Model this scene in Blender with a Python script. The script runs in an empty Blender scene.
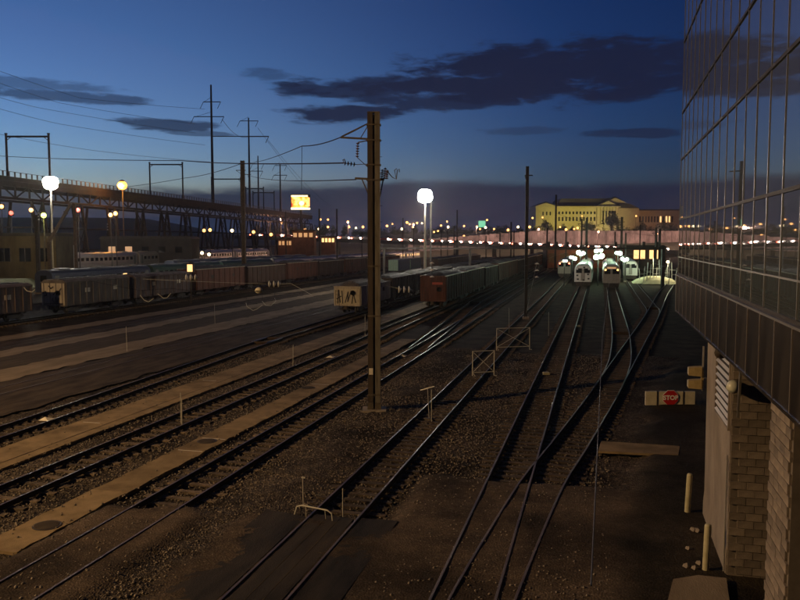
import bpy, math, random
import numpy as np
from mathutils import Vector, Matrix

random.seed(7)
rng = np.random.default_rng(11)
scene = bpy.context.scene
col = scene.collection
R = math.radians

# ---------------------------------------------------------------- camera
F, EYE, VPX, HORIZON = 778.0, 8.65, 600.0, 241.0
YAW = math.atan((VPX - 400) / F)
PITCH = math.atan((300 - HORIZON) / F)
cam_data = bpy.data.cameras.new('camera')
cam = bpy.data.objects.new('camera', cam_data)
col.objects.link(cam)
cam.location = (0, 0, EYE)
cam.rotation_euler = (math.pi / 2 - PITCH, 0, YAW)
cam_data.sensor_width = 36.0
cam_data.lens = 36.0 * F / 800.0
cam_data.clip_start = 0.1
cam_data.clip_end = 20000
scene.camera = cam

# ---------------------------------------------------------------- world: dusk sky, sun just below the horizon on the left
SUN_AZ = -62.0          # degrees from +Y, negative = left of the tracks
world = bpy.data.worlds.new('World')
scene.world = world
world.use_nodes = True


def build_sky():
    nt = world.node_tree
    nt.nodes.clear()
    N = nt.nodes.new
    L = nt.links.new

    def math_(op, a, b=None, c=None):
        n = N('ShaderNodeMath'); n.operation = op
        for i, v in enumerate((a, b, c)):
            if v is None: continue
            if isinstance(v, (int, float)): n.inputs[i].default_value = v
            else: L(v, n.inputs[i])
        return n.outputs[0]

    out = N('ShaderNodeOutputWorld'); bg = N('ShaderNodeBackground')
    L(bg.outputs[0], out.inputs[0])
    sky = N('ShaderNodeTexSky'); sky.sky_type = 'NISHITA'; sky.sun_disc = False
    sky.sun_elevation = R(SKY['elev']); sky.sun_rotation = R(SUN_AZ)
    sky.altitude = 30; sky.air_density = SKY['air']; sky.dust_density = SKY['dust']; sky.ozone_density = SKY['ozone']
    tc = N('ShaderNodeTexCoord')
    sep = N('ShaderNodeSeparateXYZ'); L(tc.outputs['Generated'], sep.inputs[0])
    az = math_('ARCTAN2', sep.outputs[0], sep.outputs[1])
    el = math_('ARCSINE', sep.outputs[2])
    # stretched cloud noise in azimuth / elevation
    comb = N('ShaderNodeCombineXYZ')
    L(math_('MULTIPLY', az, 11.0), comb.inputs[0]); L(math_('MULTIPLY', el, 45.0), comb.inputs[1])
    ns = N('ShaderNodeTexNoise'); ns.inputs['Scale'].default_value = 1.0; ns.inputs['Detail'].default_value = 7.0
    ns.inputs['Roughness'].default_value = 0.6
    L(comb.outputs[0], ns.inputs['Vector'])
    nz = math_('SUBTRACT', ns.outputs['Fac'], 0.5)
    comb3 = N('ShaderNodeCombineXYZ')
    L(math_('MULTIPLY', az, 34.0), comb3.inputs[0]); L(math_('MULTIPLY', el, 150.0), comb3.inputs[1]); comb3.inputs[2].default_value = 9.1
    ns3 = N('ShaderNodeTexNoise'); ns3.inputs['Scale'].default_value = 1.0; ns3.inputs['Detail'].default_value = 8.0; ns3.inputs['Roughness'].default_value = .62
    ns3.inputs['Distortion'].default_value = .6
    L(comb3.outputs[0], ns3.inputs['Vector'])
    fine = math_('SUBTRACT', ns3.outputs['Fac'], 0.5)
    comb2 = N('ShaderNodeCombineXYZ')
    L(math_('MULTIPLY', az, 2.6), comb2.inputs[0]); L(math_('MULTIPLY', el, 14.0), comb2.inputs[1]); comb2.inputs[2].default_value = 4.2
    ns2 = N('ShaderNodeTexNoise'); ns2.inputs['Scale'].default_value = 1.0; ns2.inputs['Detail'].default_value = 4.0
    L(comb2.outputs[0], ns2.inputs['Vector'])
    nz2 = math_('SUBTRACT', ns2.outputs['Fac'], 0.5)

    def smooth(v, a, b):
        n = N('ShaderNodeMapRange'); n.interpolation_type = 'SMOOTHSTEP'
        n.inputs['From Min'].default_value = a; n.inputs['From Max'].default_value = b
        L(v, n.inputs['Value'])
        return n.outputs['Result']

    def clamp1(v):
        n = N('ShaderNodeClamp'); L(v, n.inputs['Value']); return n.outputs[0]
    total = None
    # (azimuth, elevation, half width, half height, opacity) in radians
    banks = [(-0.03, 0.207, 0.21, 0.036, 1.0), (-0.10, 0.190, 0.26, 0.020, 1.0), (-0.325, 0.160, 0.075, 0.012, 0.95), (-0.27, 0.190, 0.12, 0.016, .9), (-0.2, 0.176, 0.12, 0.014, .9),
             (-0.665, 0.166, 0.10, 0.0065, .68), (-0.70, 0.178, 0.09, .007, .5), (-0.545, 0.139, 0.055, 0.0075, .8), (-0.50, 0.131, 0.04, 0.003, .6), (0.03, 0.130, 0.06, 0.006, .7),
             (-0.42, 0.205, 0.03, 0.008, .45), (-0.10, 0.137, 0.05, 0.005, .4), (0.62, 0.20, 0.30, 0.03, .9), (1.5, .16, .4, .03, .8),
             (-1.3, .2, .3, .03, .6), (-2.3, .15, .4, .03, .7), (2.6, .2, .4, .035, .8)]
    for a0, e0, wa, we, op in banks:
        dx = math_('DIVIDE', math_('SUBTRACT', az, a0), wa)
        dy = math_('DIVIDE', math_('SUBTRACT', el, e0), we)
        d = math_('ADD', math_('MULTIPLY', dx, dx), math_('MULTIPLY', dy, dy))
        v = math_('SUBTRACT', 1.0, d)
        v = math_('ADD', v, math_('ADD', math_('MULTIPLY', nz, 4.6), math_('MULTIPLY', fine, 2.2)))
        v = math_('MULTIPLY', smooth(v, -0.45, 0.55), op)
        v = math_('MULTIPLY', v, smooth(d, 3.6, 1.0))
        total = v if total is None else math_('MAXIMUM', total, v)
    # the long bank lying on the horizon all round
    edge = math_('SUBTRACT', 0.073, el)
    edge = math_('ADD', edge, math_('MULTIPLY', nz2, 0.030))
    edge = math_('ADD', edge, math_('ADD', math_('MULTIPLY', nz, 0.018), math_('MULTIPLY', fine, 0.008)))
    low = math_('MAXIMUM', math_('MULTIPLY', smooth(edge, -0.003, 0.012), 0.93), smooth(el, 0.060, 0.025))
    total = clamp1(math_('MAXIMUM', total, low))
    hsv = N('ShaderNodeHueSaturation'); hsv.inputs['Saturation'].default_value = SKY['sat']
    L(sky.outputs[0], hsv.inputs['Color'])
    gain = N('ShaderNodeMix'); gain.data_type = 'RGBA'; gain.blend_type = 'MULTIPLY'; gain.inputs[0].default_value = 1.0
    L(hsv.outputs[0], gain.inputs[6])
    # the afterglow: the sky is paler round the azimuth where the sun went down
    tw = N('ShaderNodeMix'); tw.data_type = 'RGBA'; tw.inputs[6].default_value = (*SKY['tint'], 1); tw.inputs[7].default_value = (*SKY['tint_west'], 1)
    L(smooth(math_('COSINE', math_('SUBTRACT', az, R(SUN_AZ))), .45, .86), tw.inputs[0])
    L(tw.outputs[2], gain.inputs[7])
    skyc = gain.outputs[2]
    k = SKY['strength']
    mx = N('ShaderNodeMix'); mx.data_type = 'RGBA'
    L(total, mx.inputs[0]); L(skyc, mx.inputs[6]); mx.inputs[7].default_value = (.0088 / k, .0132 / k, .040 / k, 1)
    L(mx.outputs[2], bg.inputs['Color'])
    bg.inputs['Strength'].default_value = SKY['strength']


SKY = dict(elev=-5.0, air=1.0, dust=0.0, ozone=2.5, sat=1.0, tint=(.36, .84, 1.16), tint_west=(1.02, 1.42, 1.40), strength=5.0)
build_sky()

# ---------------------------------------------------------------- exposure
scene.view_settings.view_transform = 'Standard'
scene.view_settings.look = 'None'
scene.view_settings.exposure = 0.0
scene.view_settings.gamma = 1.0
scene.view_settings.use_curve_mapping = False
scene.render.engine = 'CYCLES'
scene.cycles.use_denoising = True
scene.cycles.denoiser = 'OPENIMAGEDENOISE'
scene.cycles.max_bounces = 4
scene.cycles.diffuse_bounces = 2
scene.cycles.glossy_bounces = 3
scene.cycles.transmission_bounces = 1
scene.cycles.volume_bounces = 0
scene.cycles.use_adaptive_sampling = True
scene.cycles.adaptive_threshold = 0.02
scene.cycles.sample_clamp_indirect = 4.0
scene.cycles.caustics_reflective = False
scene.cycles.caustics_refractive = False

# ---------------------------------------------------------------- helpers
_fw = Vector((-math.sin(YAW) * math.cos(PITCH), math.cos(YAW) * math.cos(PITCH), -math.sin(PITCH)))
_rt = Vector((math.cos(YAW), math.sin(YAW), 0))
_up = _rt.cross(_fw)
EYEP = Vector((0, 0, EYE))


def ray(x, y):
    return _fw + _rt * ((x - 400) / F) - _up * ((y - 300) / F)


def gp(x, y, z=0.0):
    """survey: point on the level z seen in direction (x, y)"""
    d = ray(x, y)
    return EYEP + d * ((z - EYE) / d.z)


def at(x, y, D):
    """survey: point at distance D along the view seen in direction (x, y)"""
    return EYEP + ray(x, y) * D


class MB:
    def __init__(self): self.v = []; self.f = []; self.mi = []

    def add(self, v, f, m=0):
        b = len(self.v)
        self.v += [tuple(p) for p in v]
        self.f += [tuple(i + b for i in q) for q in f]
        self.mi += [m] * len(f)
        return self

    def box(self, c, s, rz=0.0, m=0, M=None):
        x, y, z = s[0] / 2, s[1] / 2, s[2] / 2
        vs = [Vector(p) for p in ((-x, -y, -z), (x, -y, -z), (x, y, -z), (-x, y, -z), (-x, -y, z), (x, -y, z), (x, y, z), (-x, y, z))]
        if M is None: M = Matrix.Rotation(rz, 3, 'Z')
        c = Vector(c)
        return self.add([M @ p + c for p in vs], [(0, 3, 2, 1), (4, 5, 6, 7), (0, 1, 5, 4), (1, 2, 6, 5), (2, 3, 7, 6), (3, 0, 4, 7)], m)

    def bar(self, p0, p1, w, h, m=0):
        p0, p1 = Vector(p0), Vector(p1); d = p1 - p0
        q = d.to_track_quat('Y', 'Z').to_matrix()
        return self.box((p0 + p1) / 2, (w, d.length, h), M=q, m=m)

    def cyl(self, p0, p1, r0, r1=None, n=8, m=0, caps=True):
        if r1 is None: r1 = r0
        p0, p1 = Vector(p0), Vector(p1); d = p1 - p0
        q = d.to_track_quat('Z', 'Y').to_matrix()
        vs = []
        for p, r in ((p0, r0), (p1, r1)):
            for i in range(n):
                a = 2 * math.pi * i / n
                vs.append(p + q @ Vector((math.cos(a) * r, math.sin(a) * r, 0)))
        fs = [(i, (i + 1) % n, n + (i + 1) % n, n + i) for i in range(n)]
        if caps: fs += [tuple(range(n - 1, -1, -1)), tuple(range(n, 2 * n))]
        return self.add(vs, fs, m)

    def tube(self, pts, r, n=6, m=0):
        pts = [Vector(p) for p in pts]
        vs = []; k = len(pts)
        for i, p in enumerate(pts):
            d = (pts[min(i + 1, k - 1)] - pts[max(i - 1, 0)]).normalized()
            q = d.to_track_quat('Z', 'Y').to_matrix()
            for j in range(n):
                a = 2 * math.pi * j / n
                vs.append(p + q @ Vector((math.cos(a) * r, math.sin(a) * r, 0)))
        fs = []
        for i in range(k - 1):
            for j in range(n):
                fs.append((i * n + j, i * n + (j + 1) % n, (i + 1) * n + (j + 1) % n, (i + 1) * n + j))
        fs += [tuple(range(n - 1, -1, -1)), tuple(range((k - 1) * n, k * n))]
        return self.add(vs, fs, m)

    def lathe(self, prof, c, n=10, m=0, M=None):
        c = Vector(c); vs = []
        for r, z in prof:
            for j in range(n):
                a = 2 * math.pi * j / n
                p = Vector((math.cos(a) * r, math.sin(a) * r, z))
                vs.append((M @ p if M else p) + c)
        fs = []
        for i in range(len(prof) - 1):
            for j in range(n):
                fs.append((i * n + j, i * n + (j + 1) % n, (i + 1) * n + (j + 1) % n, (i + 1) * n + j))
        fs += [tuple(range(n - 1, -1, -1)), tuple(range((len(prof) - 1) * n, len(prof) * n))]
        return self.add(vs, fs, m)

    def prism(self, poly, y0, y1, m=0, axis='Y'):
        """poly in (x, z), extruded along y (axis Y) or poly in (y, z) along x"""
        n = len(poly)
        if axis == 'Y': vs = [(a, y0, b) for a, b in poly] + [(a, y1, b) for a, b in poly]
        elif axis == 'X': vs = [(y0, a, b) for a, b in poly] + [(y1, a, b) for a, b in poly]
        else: vs = [(a, b, y0) for a, b in poly] + [(a, b, y1) for a, b in poly]
        fs = [(i, (i + 1) % n, n + (i + 1) % n, n + i) for i in range(n)] + [tuple(range(n - 1, -1, -1)), tuple(range(n, 2 * n))]
        return self.add(vs, fs, m)

    def quad(self, a, b, c, d, m=0):
        return self.add([a, b, c, d], [(0, 1, 2, 3)], m)

    def sphere(self, c, r, n=10, k=6, m=0, sz=1.0):
        prof = [(max(1e-4, math.sin(math.pi * i / k)) * r, -math.cos(math.pi * i / k) * r * sz) for i in range(k + 1)]
        return self.lathe(prof, c, n, m)

    def build(self, name, mats, parent=None, smooth=False, loc=None):
        me = bpy.data.meshes.new(name)
        me.from_pydata(self.v, [], self.f)
        if not isinstance(mats, (list, tuple)): mats = [mats]
        for mt in mats: me.materials.append(mt)
        if len(mats) > 1: me.polygons.foreach_set('material_index', self.mi)
        if smooth: me.polygons.foreach_set('use_smooth', [True] * len(me.polygons))
        me.update()
        o = bpy.data.objects.new(name, me)
        col.objects.link(o)
        if parent: o.parent = parent
        if loc: o.location = loc
        return o


def tag(o, label=None, cat=None, group=None, kind=None):
    if label: o['label'] = label
    if cat: o['category'] = cat
    if group: o['group'] = group
    if kind: o['kind'] = kind
    return o


def empty(name, loc=(0, 0, 0), rz=0.0, label=None, cat=None, group=None):
    o = bpy.data.objects.new(name, None)
    o.empty_display_size = 0.3
    col.objects.link(o); o.location = loc; o.rotation_euler = (0, 0, rz)
    return tag(o, label, cat, group)


def inst(name, mesh, parent=None, loc=(0, 0, 0), rot=(0, 0, 0), scale=None):
    o = bpy.data.objects.new(name, mesh); col.objects.link(o)
    o.parent = parent; o.location = loc; o.rotation_euler = rot
    if scale: o.scale = scale
    return o


def copy_tree(o, parent=None):
    c = o.copy(); col.objects.link(c); c.parent = parent
    for ch in o.children: copy_tree(ch, c)
    return c


def nth(k):
    n = k + 1; return f"{n}{'th' if 10 < n % 100 < 14 else {1: 'st', 2: 'nd', 3: 'rd'}.get(n % 10, 'th')}"


ORD = ['first', 'second', 'third', 'fourth', 'fifth', 'sixth', 'seventh', 'eighth', 'ninth', 'tenth', 'eleventh', 'twelfth', 'thirteenth', 'fourteenth']

# ---------------------------------------------------------------- materials
def mat(name, c, rough=.8, metal=0.0, c2=None, scale=4.0, bump=0.0, bscale=None, spec=None, detail=6.0, streak=None, ior=None, rnd=0.0):
    m = bpy.data.materials.new(name); m.use_nodes = True
    nt = m.node_tree; b = nt.nodes['Principled BSDF']
    b.inputs['Base Color'].default_value = (*c, 1); b.inputs['Roughness'].default_value = rough
    b.inputs['Metallic'].default_value = metal
    if spec is not None: b.inputs['Specular IOR Level'].default_value = spec
    if ior: b.inputs['IOR'].default_value = ior
    if c2 or bump:
        tc = nt.nodes.new('ShaderNodeTexCoord')
        mp = nt.nodes.new('ShaderNodeMapping')
        nt.links.new(tc.outputs['Object'], mp.inputs[0])
        if streak: mp.inputs['Scale'].default_value = streak
    if c2:
        n = nt.nodes.new('ShaderNodeTexNoise'); n.inputs['Scale'].default_value = scale; n.inputs['Detail'].default_value = detail
        n.inputs['Roughness'].default_value = .65
        nt.links.new(mp.outputs[0], n.inputs['Vector'])
        rp = nt.nodes.new('ShaderNodeValToRGB')
        rp.color_ramp.elements[0].position = .36; rp.color_ramp.elements[1].position = .66
        rp.color_ramp.elements[0].color = (*c, 1); rp.color_ramp.elements[1].color = (*c2, 1)
        nt.links.new(n.outputs['Fac'], rp.inputs[0]); nt.links.new(rp.outputs[0], b.inputs['Base Color'])
    if c2 and rnd:
        oi = nt.nodes.new('ShaderNodeObjectInfo'); mr = nt.nodes.new('ShaderNodeMapRange')
        mr.inputs['To Min'].default_value = 1 - rnd; mr.inputs['To Max'].default_value = 1 + rnd
        mm = nt.nodes.new('ShaderNodeMix'); mm.data_type = 'RGBA'; mm.blend_type = 'MULTIPLY'; mm.inputs[0].default_value = 1
        nt.links.new(oi.outputs['Random'], mr.inputs['Value']); nt.links.new(rp.outputs[0], mm.inputs[6]); nt.links.new(mr.outputs[0], mm.inputs[7])
        nt.links.new(mm.outputs[2], b.inputs['Base Color'])
    if bump:
        n2 = nt.nodes.new('ShaderNodeTexNoise'); n2.inputs['Scale'].default_value = bscale or scale * 6; n2.inputs['Detail'].default_value = 5
        nt.links.new(mp.outputs[0], n2.inputs['Vector'])
        bp = nt.nodes.new('ShaderNodeBump'); bp.inputs['Strength'].default_value = bump; bp.inputs['Distance'].default_value = .05
        nt.links.new(n2.outputs['Fac'], bp.inputs['Height']); nt.links.new(bp.outputs[0], b.inputs['Normal'])
    return m


def emit(name, c, s):
    m = bpy.data.materials.new(name); m.use_nodes = True
    nt = m.node_tree; b = nt.nodes['Principled BSDF']
    b.inputs['Base Color'].default_value = (.6, .6, .6, 1)
    b.inputs['Emission Color'].default_value = (*c, 1); b.inputs['Emission Strength'].default_value = s
    return m


M = {}
M['rail'] = mat('rail_steel', (.05, .034, .023), .42, .12, (.13, .095, .07), 2, spec=.4, streak=(1, .15, 1))
M['rail_side'] = mat('rail_side', (.022, .014, .009), .9, 0, (.05, .032, .02), 5, spec=.1)
M['rail_rust'] = mat('rail_rusty', (.05, .03, .02), .55, .3, (.11, .08, .06), 3)
M['sleeper'] = mat('sleeper_wood', (.045, .032, .022), .95, 0, (.17, .125, .085), 2.2, .6, 40, streak=(1, 9, 4), rnd=.5)
M['concrete'] = mat('concrete_walk', (.145, .105, .058), .95, 0, (.285, .21, .12), .75, .35, 30, spec=.1, rnd=.14, detail=10)
M['concrete_pale'] = mat('concrete_pale', (.165, .13, .088), .95, 0, (.27, .215, .15), .8, .25, 30, spec=.08, streak=(1, .3, 1))
M['asphalt'] = mat('asphalt', (.03, .023, .016), .95, 0, (.08, .061, .043), 1.2, .4, 60, spec=.08, streak=(1, .25, 1))
M['asphalt_grey'] = mat('asphalt_worn', (.045, .036, .025), .95, 0, (.085, .067, .047), .7, .3, 60, streak=(2.5, .3, 1), spec=.08)
M['panel_rubber'] = mat('crossing_panel', (.010, .0085, .007), .85, 0, (.042, .034, .026), .8, .4, 40, streak=(1.5, .35, 1), rnd=.25, spec=.15)
M['stone'] = mat('ballast_stone', (.055, .045, .036), .9, 0, (.26, .215, .17), 9)
M['paint_white'] = mat('paint_white', (.5, .46, .38), .7, 0, (.62, .58, .5), 6)
M['mast_dark'] = mat('mast_steel', (.05, .04, .03), .7, .2, (.11, .085, .06), 3)
M['mast_pale'] = mat('pale_steel_and_lit_side', (.075, .066, .053), .6, .2, (.155, .138, .112), 2.5, streak=(3, 3, .4))  # plain pale steel, also the lit right channel of the big mast
M['mast_brown'] = mat('mast_shaded_side', (.02, .013, .009), .8, 0, (.045, .03, .02), 3, streak=(3, 3, .4))  # dark tone for the shaded left channel and the gap of the big mast
M['black_steel'] = mat('black_steel', (.018, .017, .018), .7, .2, (.04, .035, .03), 2)
M['wire'] = mat('wire', (.03, .028, .03), .6, .4)
M['wire_pale'] = mat('wire_pale', (.42, .40, .34), .6, .0)
M['porcelain'] = mat('porcelain', (.55, .53, .5), .25)
M['insul_brown'] = mat('brown_insulator', (.10, .05, .03), .3)
M['galv'] = mat('galvanised', (.33, .32, .29), .5, .6, (.42, .4, .37), 4)
M['cream'] = mat('cream_paint', (.42, .385, .28), .6, 0, (.56, .515, .39), 3)
M['yellow'] = mat('yellow_paint', (.24, .18, .075), .6, 0, (.36, .28, .13), 5)
M['bollard'] = mat('bollard_yellow', (.32, .29, .17), .6, 0, (.45, .41, .26), 3)
M['red_sign'] = mat('sign_red', (.42, .012, .014), .45)
M['sign_white'] = mat('sign_white', (.75, .73, .7), .5)
M['pier'] = mat('pier_concrete', (.15, .125, .10), .85, 0, (.25, .21, .17), 1.2, .3, 25, streak=(1, 1, .45))
M['block'] = mat('block_masonry', (.125, .10, .078), .9, 0, (.205, .168, .13), 3, .35, 30, rnd=.3)
M['mortar'] = mat('mortar', (.10, .082, .064), .95, 0, (.15, .124, .098), 2)
M['mullion'] = mat('mullion_aluminium', (.22, .205, .18), .4, .7)
M['transom'] = mat('transom_dark', (.04, .036, .032), .6, .2, spec=.1)
M['fascia'] = mat('fascia_metal', (.035, .029, .023), .24, .8, (.135, .115, .092), 1.3, .10, 2.0, streak=(1, 1, .3), rnd=.3)
M['fascia_joint'] = mat('fascia_joint', (.26, .22, .18), .45, .6)
M['glass'] = mat('reflective_glass', (.33, .39, .43), .02, .85, bump=.012, bscale=.55)
M['louver'] = mat('louver_grey', (.30, .28, .24), .5)
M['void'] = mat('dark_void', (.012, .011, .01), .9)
M['red_wagon'] = mat('red_brown_wagon', (.055, .02, .013), .85, 0, (.115, .042, .026), 1.6, .15, 8, streak=(1, 1, .25), rnd=.2)
M['brown_wagon'] = mat('dark_brown_wagon', (.04, .019, .013), .85, 0, (.075, .042, .03), 1.5, .15, 8, streak=(1, 1, .25), rnd=.2)
M['black_wagon'] = mat('black_wagon', (.025, .024, .024), .8, 0, (.055, .048, .042), 1.5, .15, 8)
M['white_wagon'] = mat('chalky_white_wagon', (.34, .30, .25), .8, 0, (.52, .47, .39), 1.8, .2, 8, streak=(1, 1, .3))
M['grey_wagon'] = mat('grey_wagon', (.075, .065, .062), .85, 0, (.15, .13, .12), 1.2, .2, 8, streak=(1, 1, .3))
M['mauve_wagon'] = mat('mauve_wagon', (.07, .052, .055), .85, 0, (.14, .105, .105), 1.2, .2, 8, streak=(1, 1, .3))
M['wagon_rim'] = mat('wagon_rim', (.30, .26, .18), .6, .2, (.45, .4, .3), 3)
M['coal'] = mat('coal', (.014, .013, .012), .8, 0, (.05, .045, .04), 6, .8, 30)
M['scrap'] = mat('scrap_load', (.06, .05, .038), .85, 0, (.17, .14, .10), 5, .8, 20)
M['bogie'] = mat('bogie_steel', (.03, .024, .02), .75, .2, (.06, .045, .035), 4)
M['graffiti'] = mat('graffiti_paint', (.02, .018, .025), .6)
M['graffiti_red'] = mat('graffiti_red', (.35, .05, .03), .6)
M['silver'] = mat('stainless', (.42, .40, .37), .35, .7, (.52, .5, .46), 2, .1, 3, streak=(.4, .4, 6))
M['coach_green'] = mat('coach_green', (.03, .07, .055), .5, .2, (.05, .10, .08), 2)
M['coach_blue'] = mat('coach_blue', (.03, .045, .085), .5, .2, (.05, .065, .11), 2)
M['coach_roof'] = mat('coach_roof', (.13, .14, .14), .6, .2, (.19, .2, .2), 2)
M['loco_white'] = mat('loco_white', (.55, .55, .52), .45, 0, (.66, .66, .63), 2)
M['loco_grey'] = mat('loco_grey', (.22, .21, .19), .5, .2, (.30, .28, .25), 2)
M['dark_pane'] = mat('dark_pane', (.01, .012, .015), .08)
M['lit_pane'] = emit('lit_window', (1.0, .58, .22), 1.7)
M['lit_pane_dim'] = emit('lit_window_dim', (1.0, .5, .2), .5)
M['container_green'] = mat('container_green', (.22, .36, .26), .6, 0, (.3, .45, .34), 2)
M['container_blue'] = mat('container_blue', (.02, .035, .10), .6, 0, (.03, .05, .14), 2)
M['viaduct'] = mat('viaduct_steel', (.013, .010, .009), .85, 0, (.032, .024, .018), .7, spec=.2)
M['viaduct_rail'] = mat('viaduct_railing', (.07, .06, .05), .7, .2)
M['museum'] = mat('museum_stone', (.42, .36, .24), .85, 0, (.5, .43, .3), .2)
M['museum_roof'] = mat('museum_roof', (.02, .017, .016), .8, 0, (.035, .03, .027), .2)
M['leaf'] = mat('leaf', (.025, .04, .018), .8, 0, (.06, .08, .035), 3)
M['bark'] = mat('bark', (.04, .03, .022), .9, 0, (.07, .055, .04), 4)
M['hill'] = mat('hill', (.03, .035, .02), .95, 0, (.055, .06, .035), .05)
M['road'] = mat('road', (.05, .048, .046), .8, 0, (.07, .067, .063), .5)
M['wall'] = mat('retaining_wall', (.10, .085, .09), .9, 0, (.28, .235, .24), .35, .5, 2, streak=(1, 1, .5), rnd=.2)
M['yellow_wall'] = mat('yellow_wall', (.05, .04, .024), .9, 0, (.13, .105, .055), .3, streak=(1, 1, .4))
M['dark_shed'] = mat('dark_shed', (.02, .018, .018), .9, 0, (.045, .04, .037), .4)
M['brick'] = mat('brick_wall', (.09, .04, .025), .9, 0, (.17, .075, .045), .5)
M['flood'] = emit('floodlight', (1.0, .92, .78), 190)
M['sodium'] = emit('sodium_lamp', (1.0, .36, .045), 5.0)
M['street'] = emit('street_lamp_glow', (1.0, .42, .11), 4.0)
M['street_white'] = emit('street_lamp_white', (1.0, .74, .40), 6)
M['lime'] = emit('lime_lamp', (.85, 1.0, .20), 4)
M['fluor'] = emit('green_fluorescent', (.62, 1.0, .66), 38)
M['headlight'] = emit('headlight', (1.0, .8, .66), 25)
M['taillight'] = emit('taillight', (1.0, .14, .06), 12)
M['red_lamp'] = emit('red_lamp', (1.0, .06, .03), 3)
M['amber'] = emit('amber_lamp', (1.0, .45, .12), 4)
M['green_sign'] = emit('green_sign', (.1, .65, .35), 1.0)


def lamp(name, loc, c, power, radius=.3, parent=None, spot=None, target=None, blend=.6):
    ld = bpy.data.lights.new(name, 'SPOT' if spot else 'POINT')
    ld.color = c; ld.energy = power; ld.shadow_soft_size = radius
    o = bpy.data.objects.new(name, ld); col.objects.link(o)
    o.location = loc
    if spot:
        ld.spot_size = R(spot); ld.spot_blend = blend
        d = Vector(target) - Vector(loc)
        o.rotation_euler = d.to_track_quat('-Z', 'Y').to_euler()
    if parent: o.parent = parent
    return o


# ================================================================ THE SETTING: ground
GY0, GY1, GX0, GX1, GS = 10.0, 62.0, -30.0, 14.0, 0.15


def sm(v, a, b):
    t = np.clip((v - a) / (b - a), 0, 1); return t * t * (3 - 2 * t)


def value_noise(X, Y, s, seed):
    r = np.random.default_rng(seed); g = r.random((256, 256))
    x = X / s; y = Y / s
    xi = np.floor(x).astype(int); yi = np.floor(y).astype(int)
    fx = x - xi; fy = y - yi
    fx = fx * fx * (3 - 2 * fx); fy = fy * fy * (3 - 2 * fy)
    a = g[xi % 256, yi % 256]; b = g[(xi + 1) % 256, yi % 256]; c = g[xi % 256, (yi + 1) % 256]; d = g[(xi + 1) % 256, (yi + 1) % 256]
    return (a * (1 - fx) + b * fx) * (1 - fy) + (c * (1 - fx) + d * fx) * fy


def fill(X, Y, both=False):
    """1 where packed dirt covers the sleepers, 0 on open ballast"""
    w = (value_noise(X, Y, 1.6, 3) - .5) * 1.2 + (value_noise(X, Y, .5, 4) - .5) * .4
    a = sm(27.4 + w * .5 - Y, -.25, .35) * sm(X, -6.4, -5.6)          # packed dirt over the turnout
    b = sm(21.8 + w - Y, -.3, .4) * sm(-11.6 - X, -.2, .6) * sm(X + 15.6, -.2, .6)   # dirt over the far left track
    e_ = sm(22.1 + w * .6 - Y, -.2, .3) * sm(X + 10.7 + w * .4, -.2, .5) * sm(-5.0 - X, -.3, .3)          # dirt against the crossing panels
    a = np.maximum(a, e_)
    c = sm(X + .2 - .075 * (Y - 20) + w * .6 - np.clip(Y - 42, 0, 99) * .10, .5, 1.6)       # service road by the building
    return (np.maximum(np.maximum(a, b), c), c) if both else np.maximum(np.maximum(a, b), c)


def ground_mesh():
    xs = np.arange(GX0, GX1 + .001, GS); ys = np.arange(GY0, GY1 + .001, GS)
    X, Y = np.meshgrid(xs, ys)
    fl, rd_ = fill(X, Y, True)
    g = -.045 + .05 * (rng.random(X.shape) - .5) * 1.3 + .05 * (value_noise(X, Y, .45, 1) - .5)
    heap = .22 * np.exp(-((X + 10.6) / 1.5) ** 2) * (.5 + .5 * value_noise(X, Y, 2.5, 8))
    g = g + heap
    dirt = .158 + .03 * (value_noise(X, Y, 1.7, 5) - .5) + .008 * (rng.random(X.shape) - .5)
    Z = g * (1 - fl) + dirt * fl
    edge = sm(np.minimum(np.minimum(X - GX0, GX1 - X), np.minimum(Y - GY0, GY1 - Y)), 0, 1.0)
    Z = Z * edge + (-.13) * (1 - edge)
    nx, ny = len(xs), len(ys)
    me = bpy.data.meshes.new('ground_ballast')
    co = np.stack([X, Y, Z], -1).reshape(-1, 3)
    idx = np.arange(nx * ny).reshape(ny, nx)
    q = np.stack([idx[:-1, :-1], idx[:-1, 1:], idx[1:, 1:], idx[1:, :-1]], -1).reshape(-1, 4)
    me.vertices.add(len(co)); me.vertices.foreach_set('co', co.ravel().astype(np.float32))
    me.loops.add(q.size); me.loops.foreach_set('vertex_index', q.ravel().astype(np.int32))
    me.polygons.add(len(q)); me.polygons.foreach_set('loop_start', np.arange(0, q.size, 4, dtype=np.int32))
    me.polygons.foreach_set('loop_total', np.full(len(q), 4, dtype=np.int32))
    at_ = me.attributes.new('dirt', 'FLOAT', 'POINT'); at_.data.foreach_set('value', fl.ravel().astype(np.float32))
    at_ = me.attributes.new('road', 'FLOAT', 'POINT'); at_.data.foreach_set('value', rd_.ravel().astype(np.float32))
    me.update(calc_edges=True); me.validate()
    o = bpy.data.objects.new('ground_ballast', me); col.objects.link(o)
    return o


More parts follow.
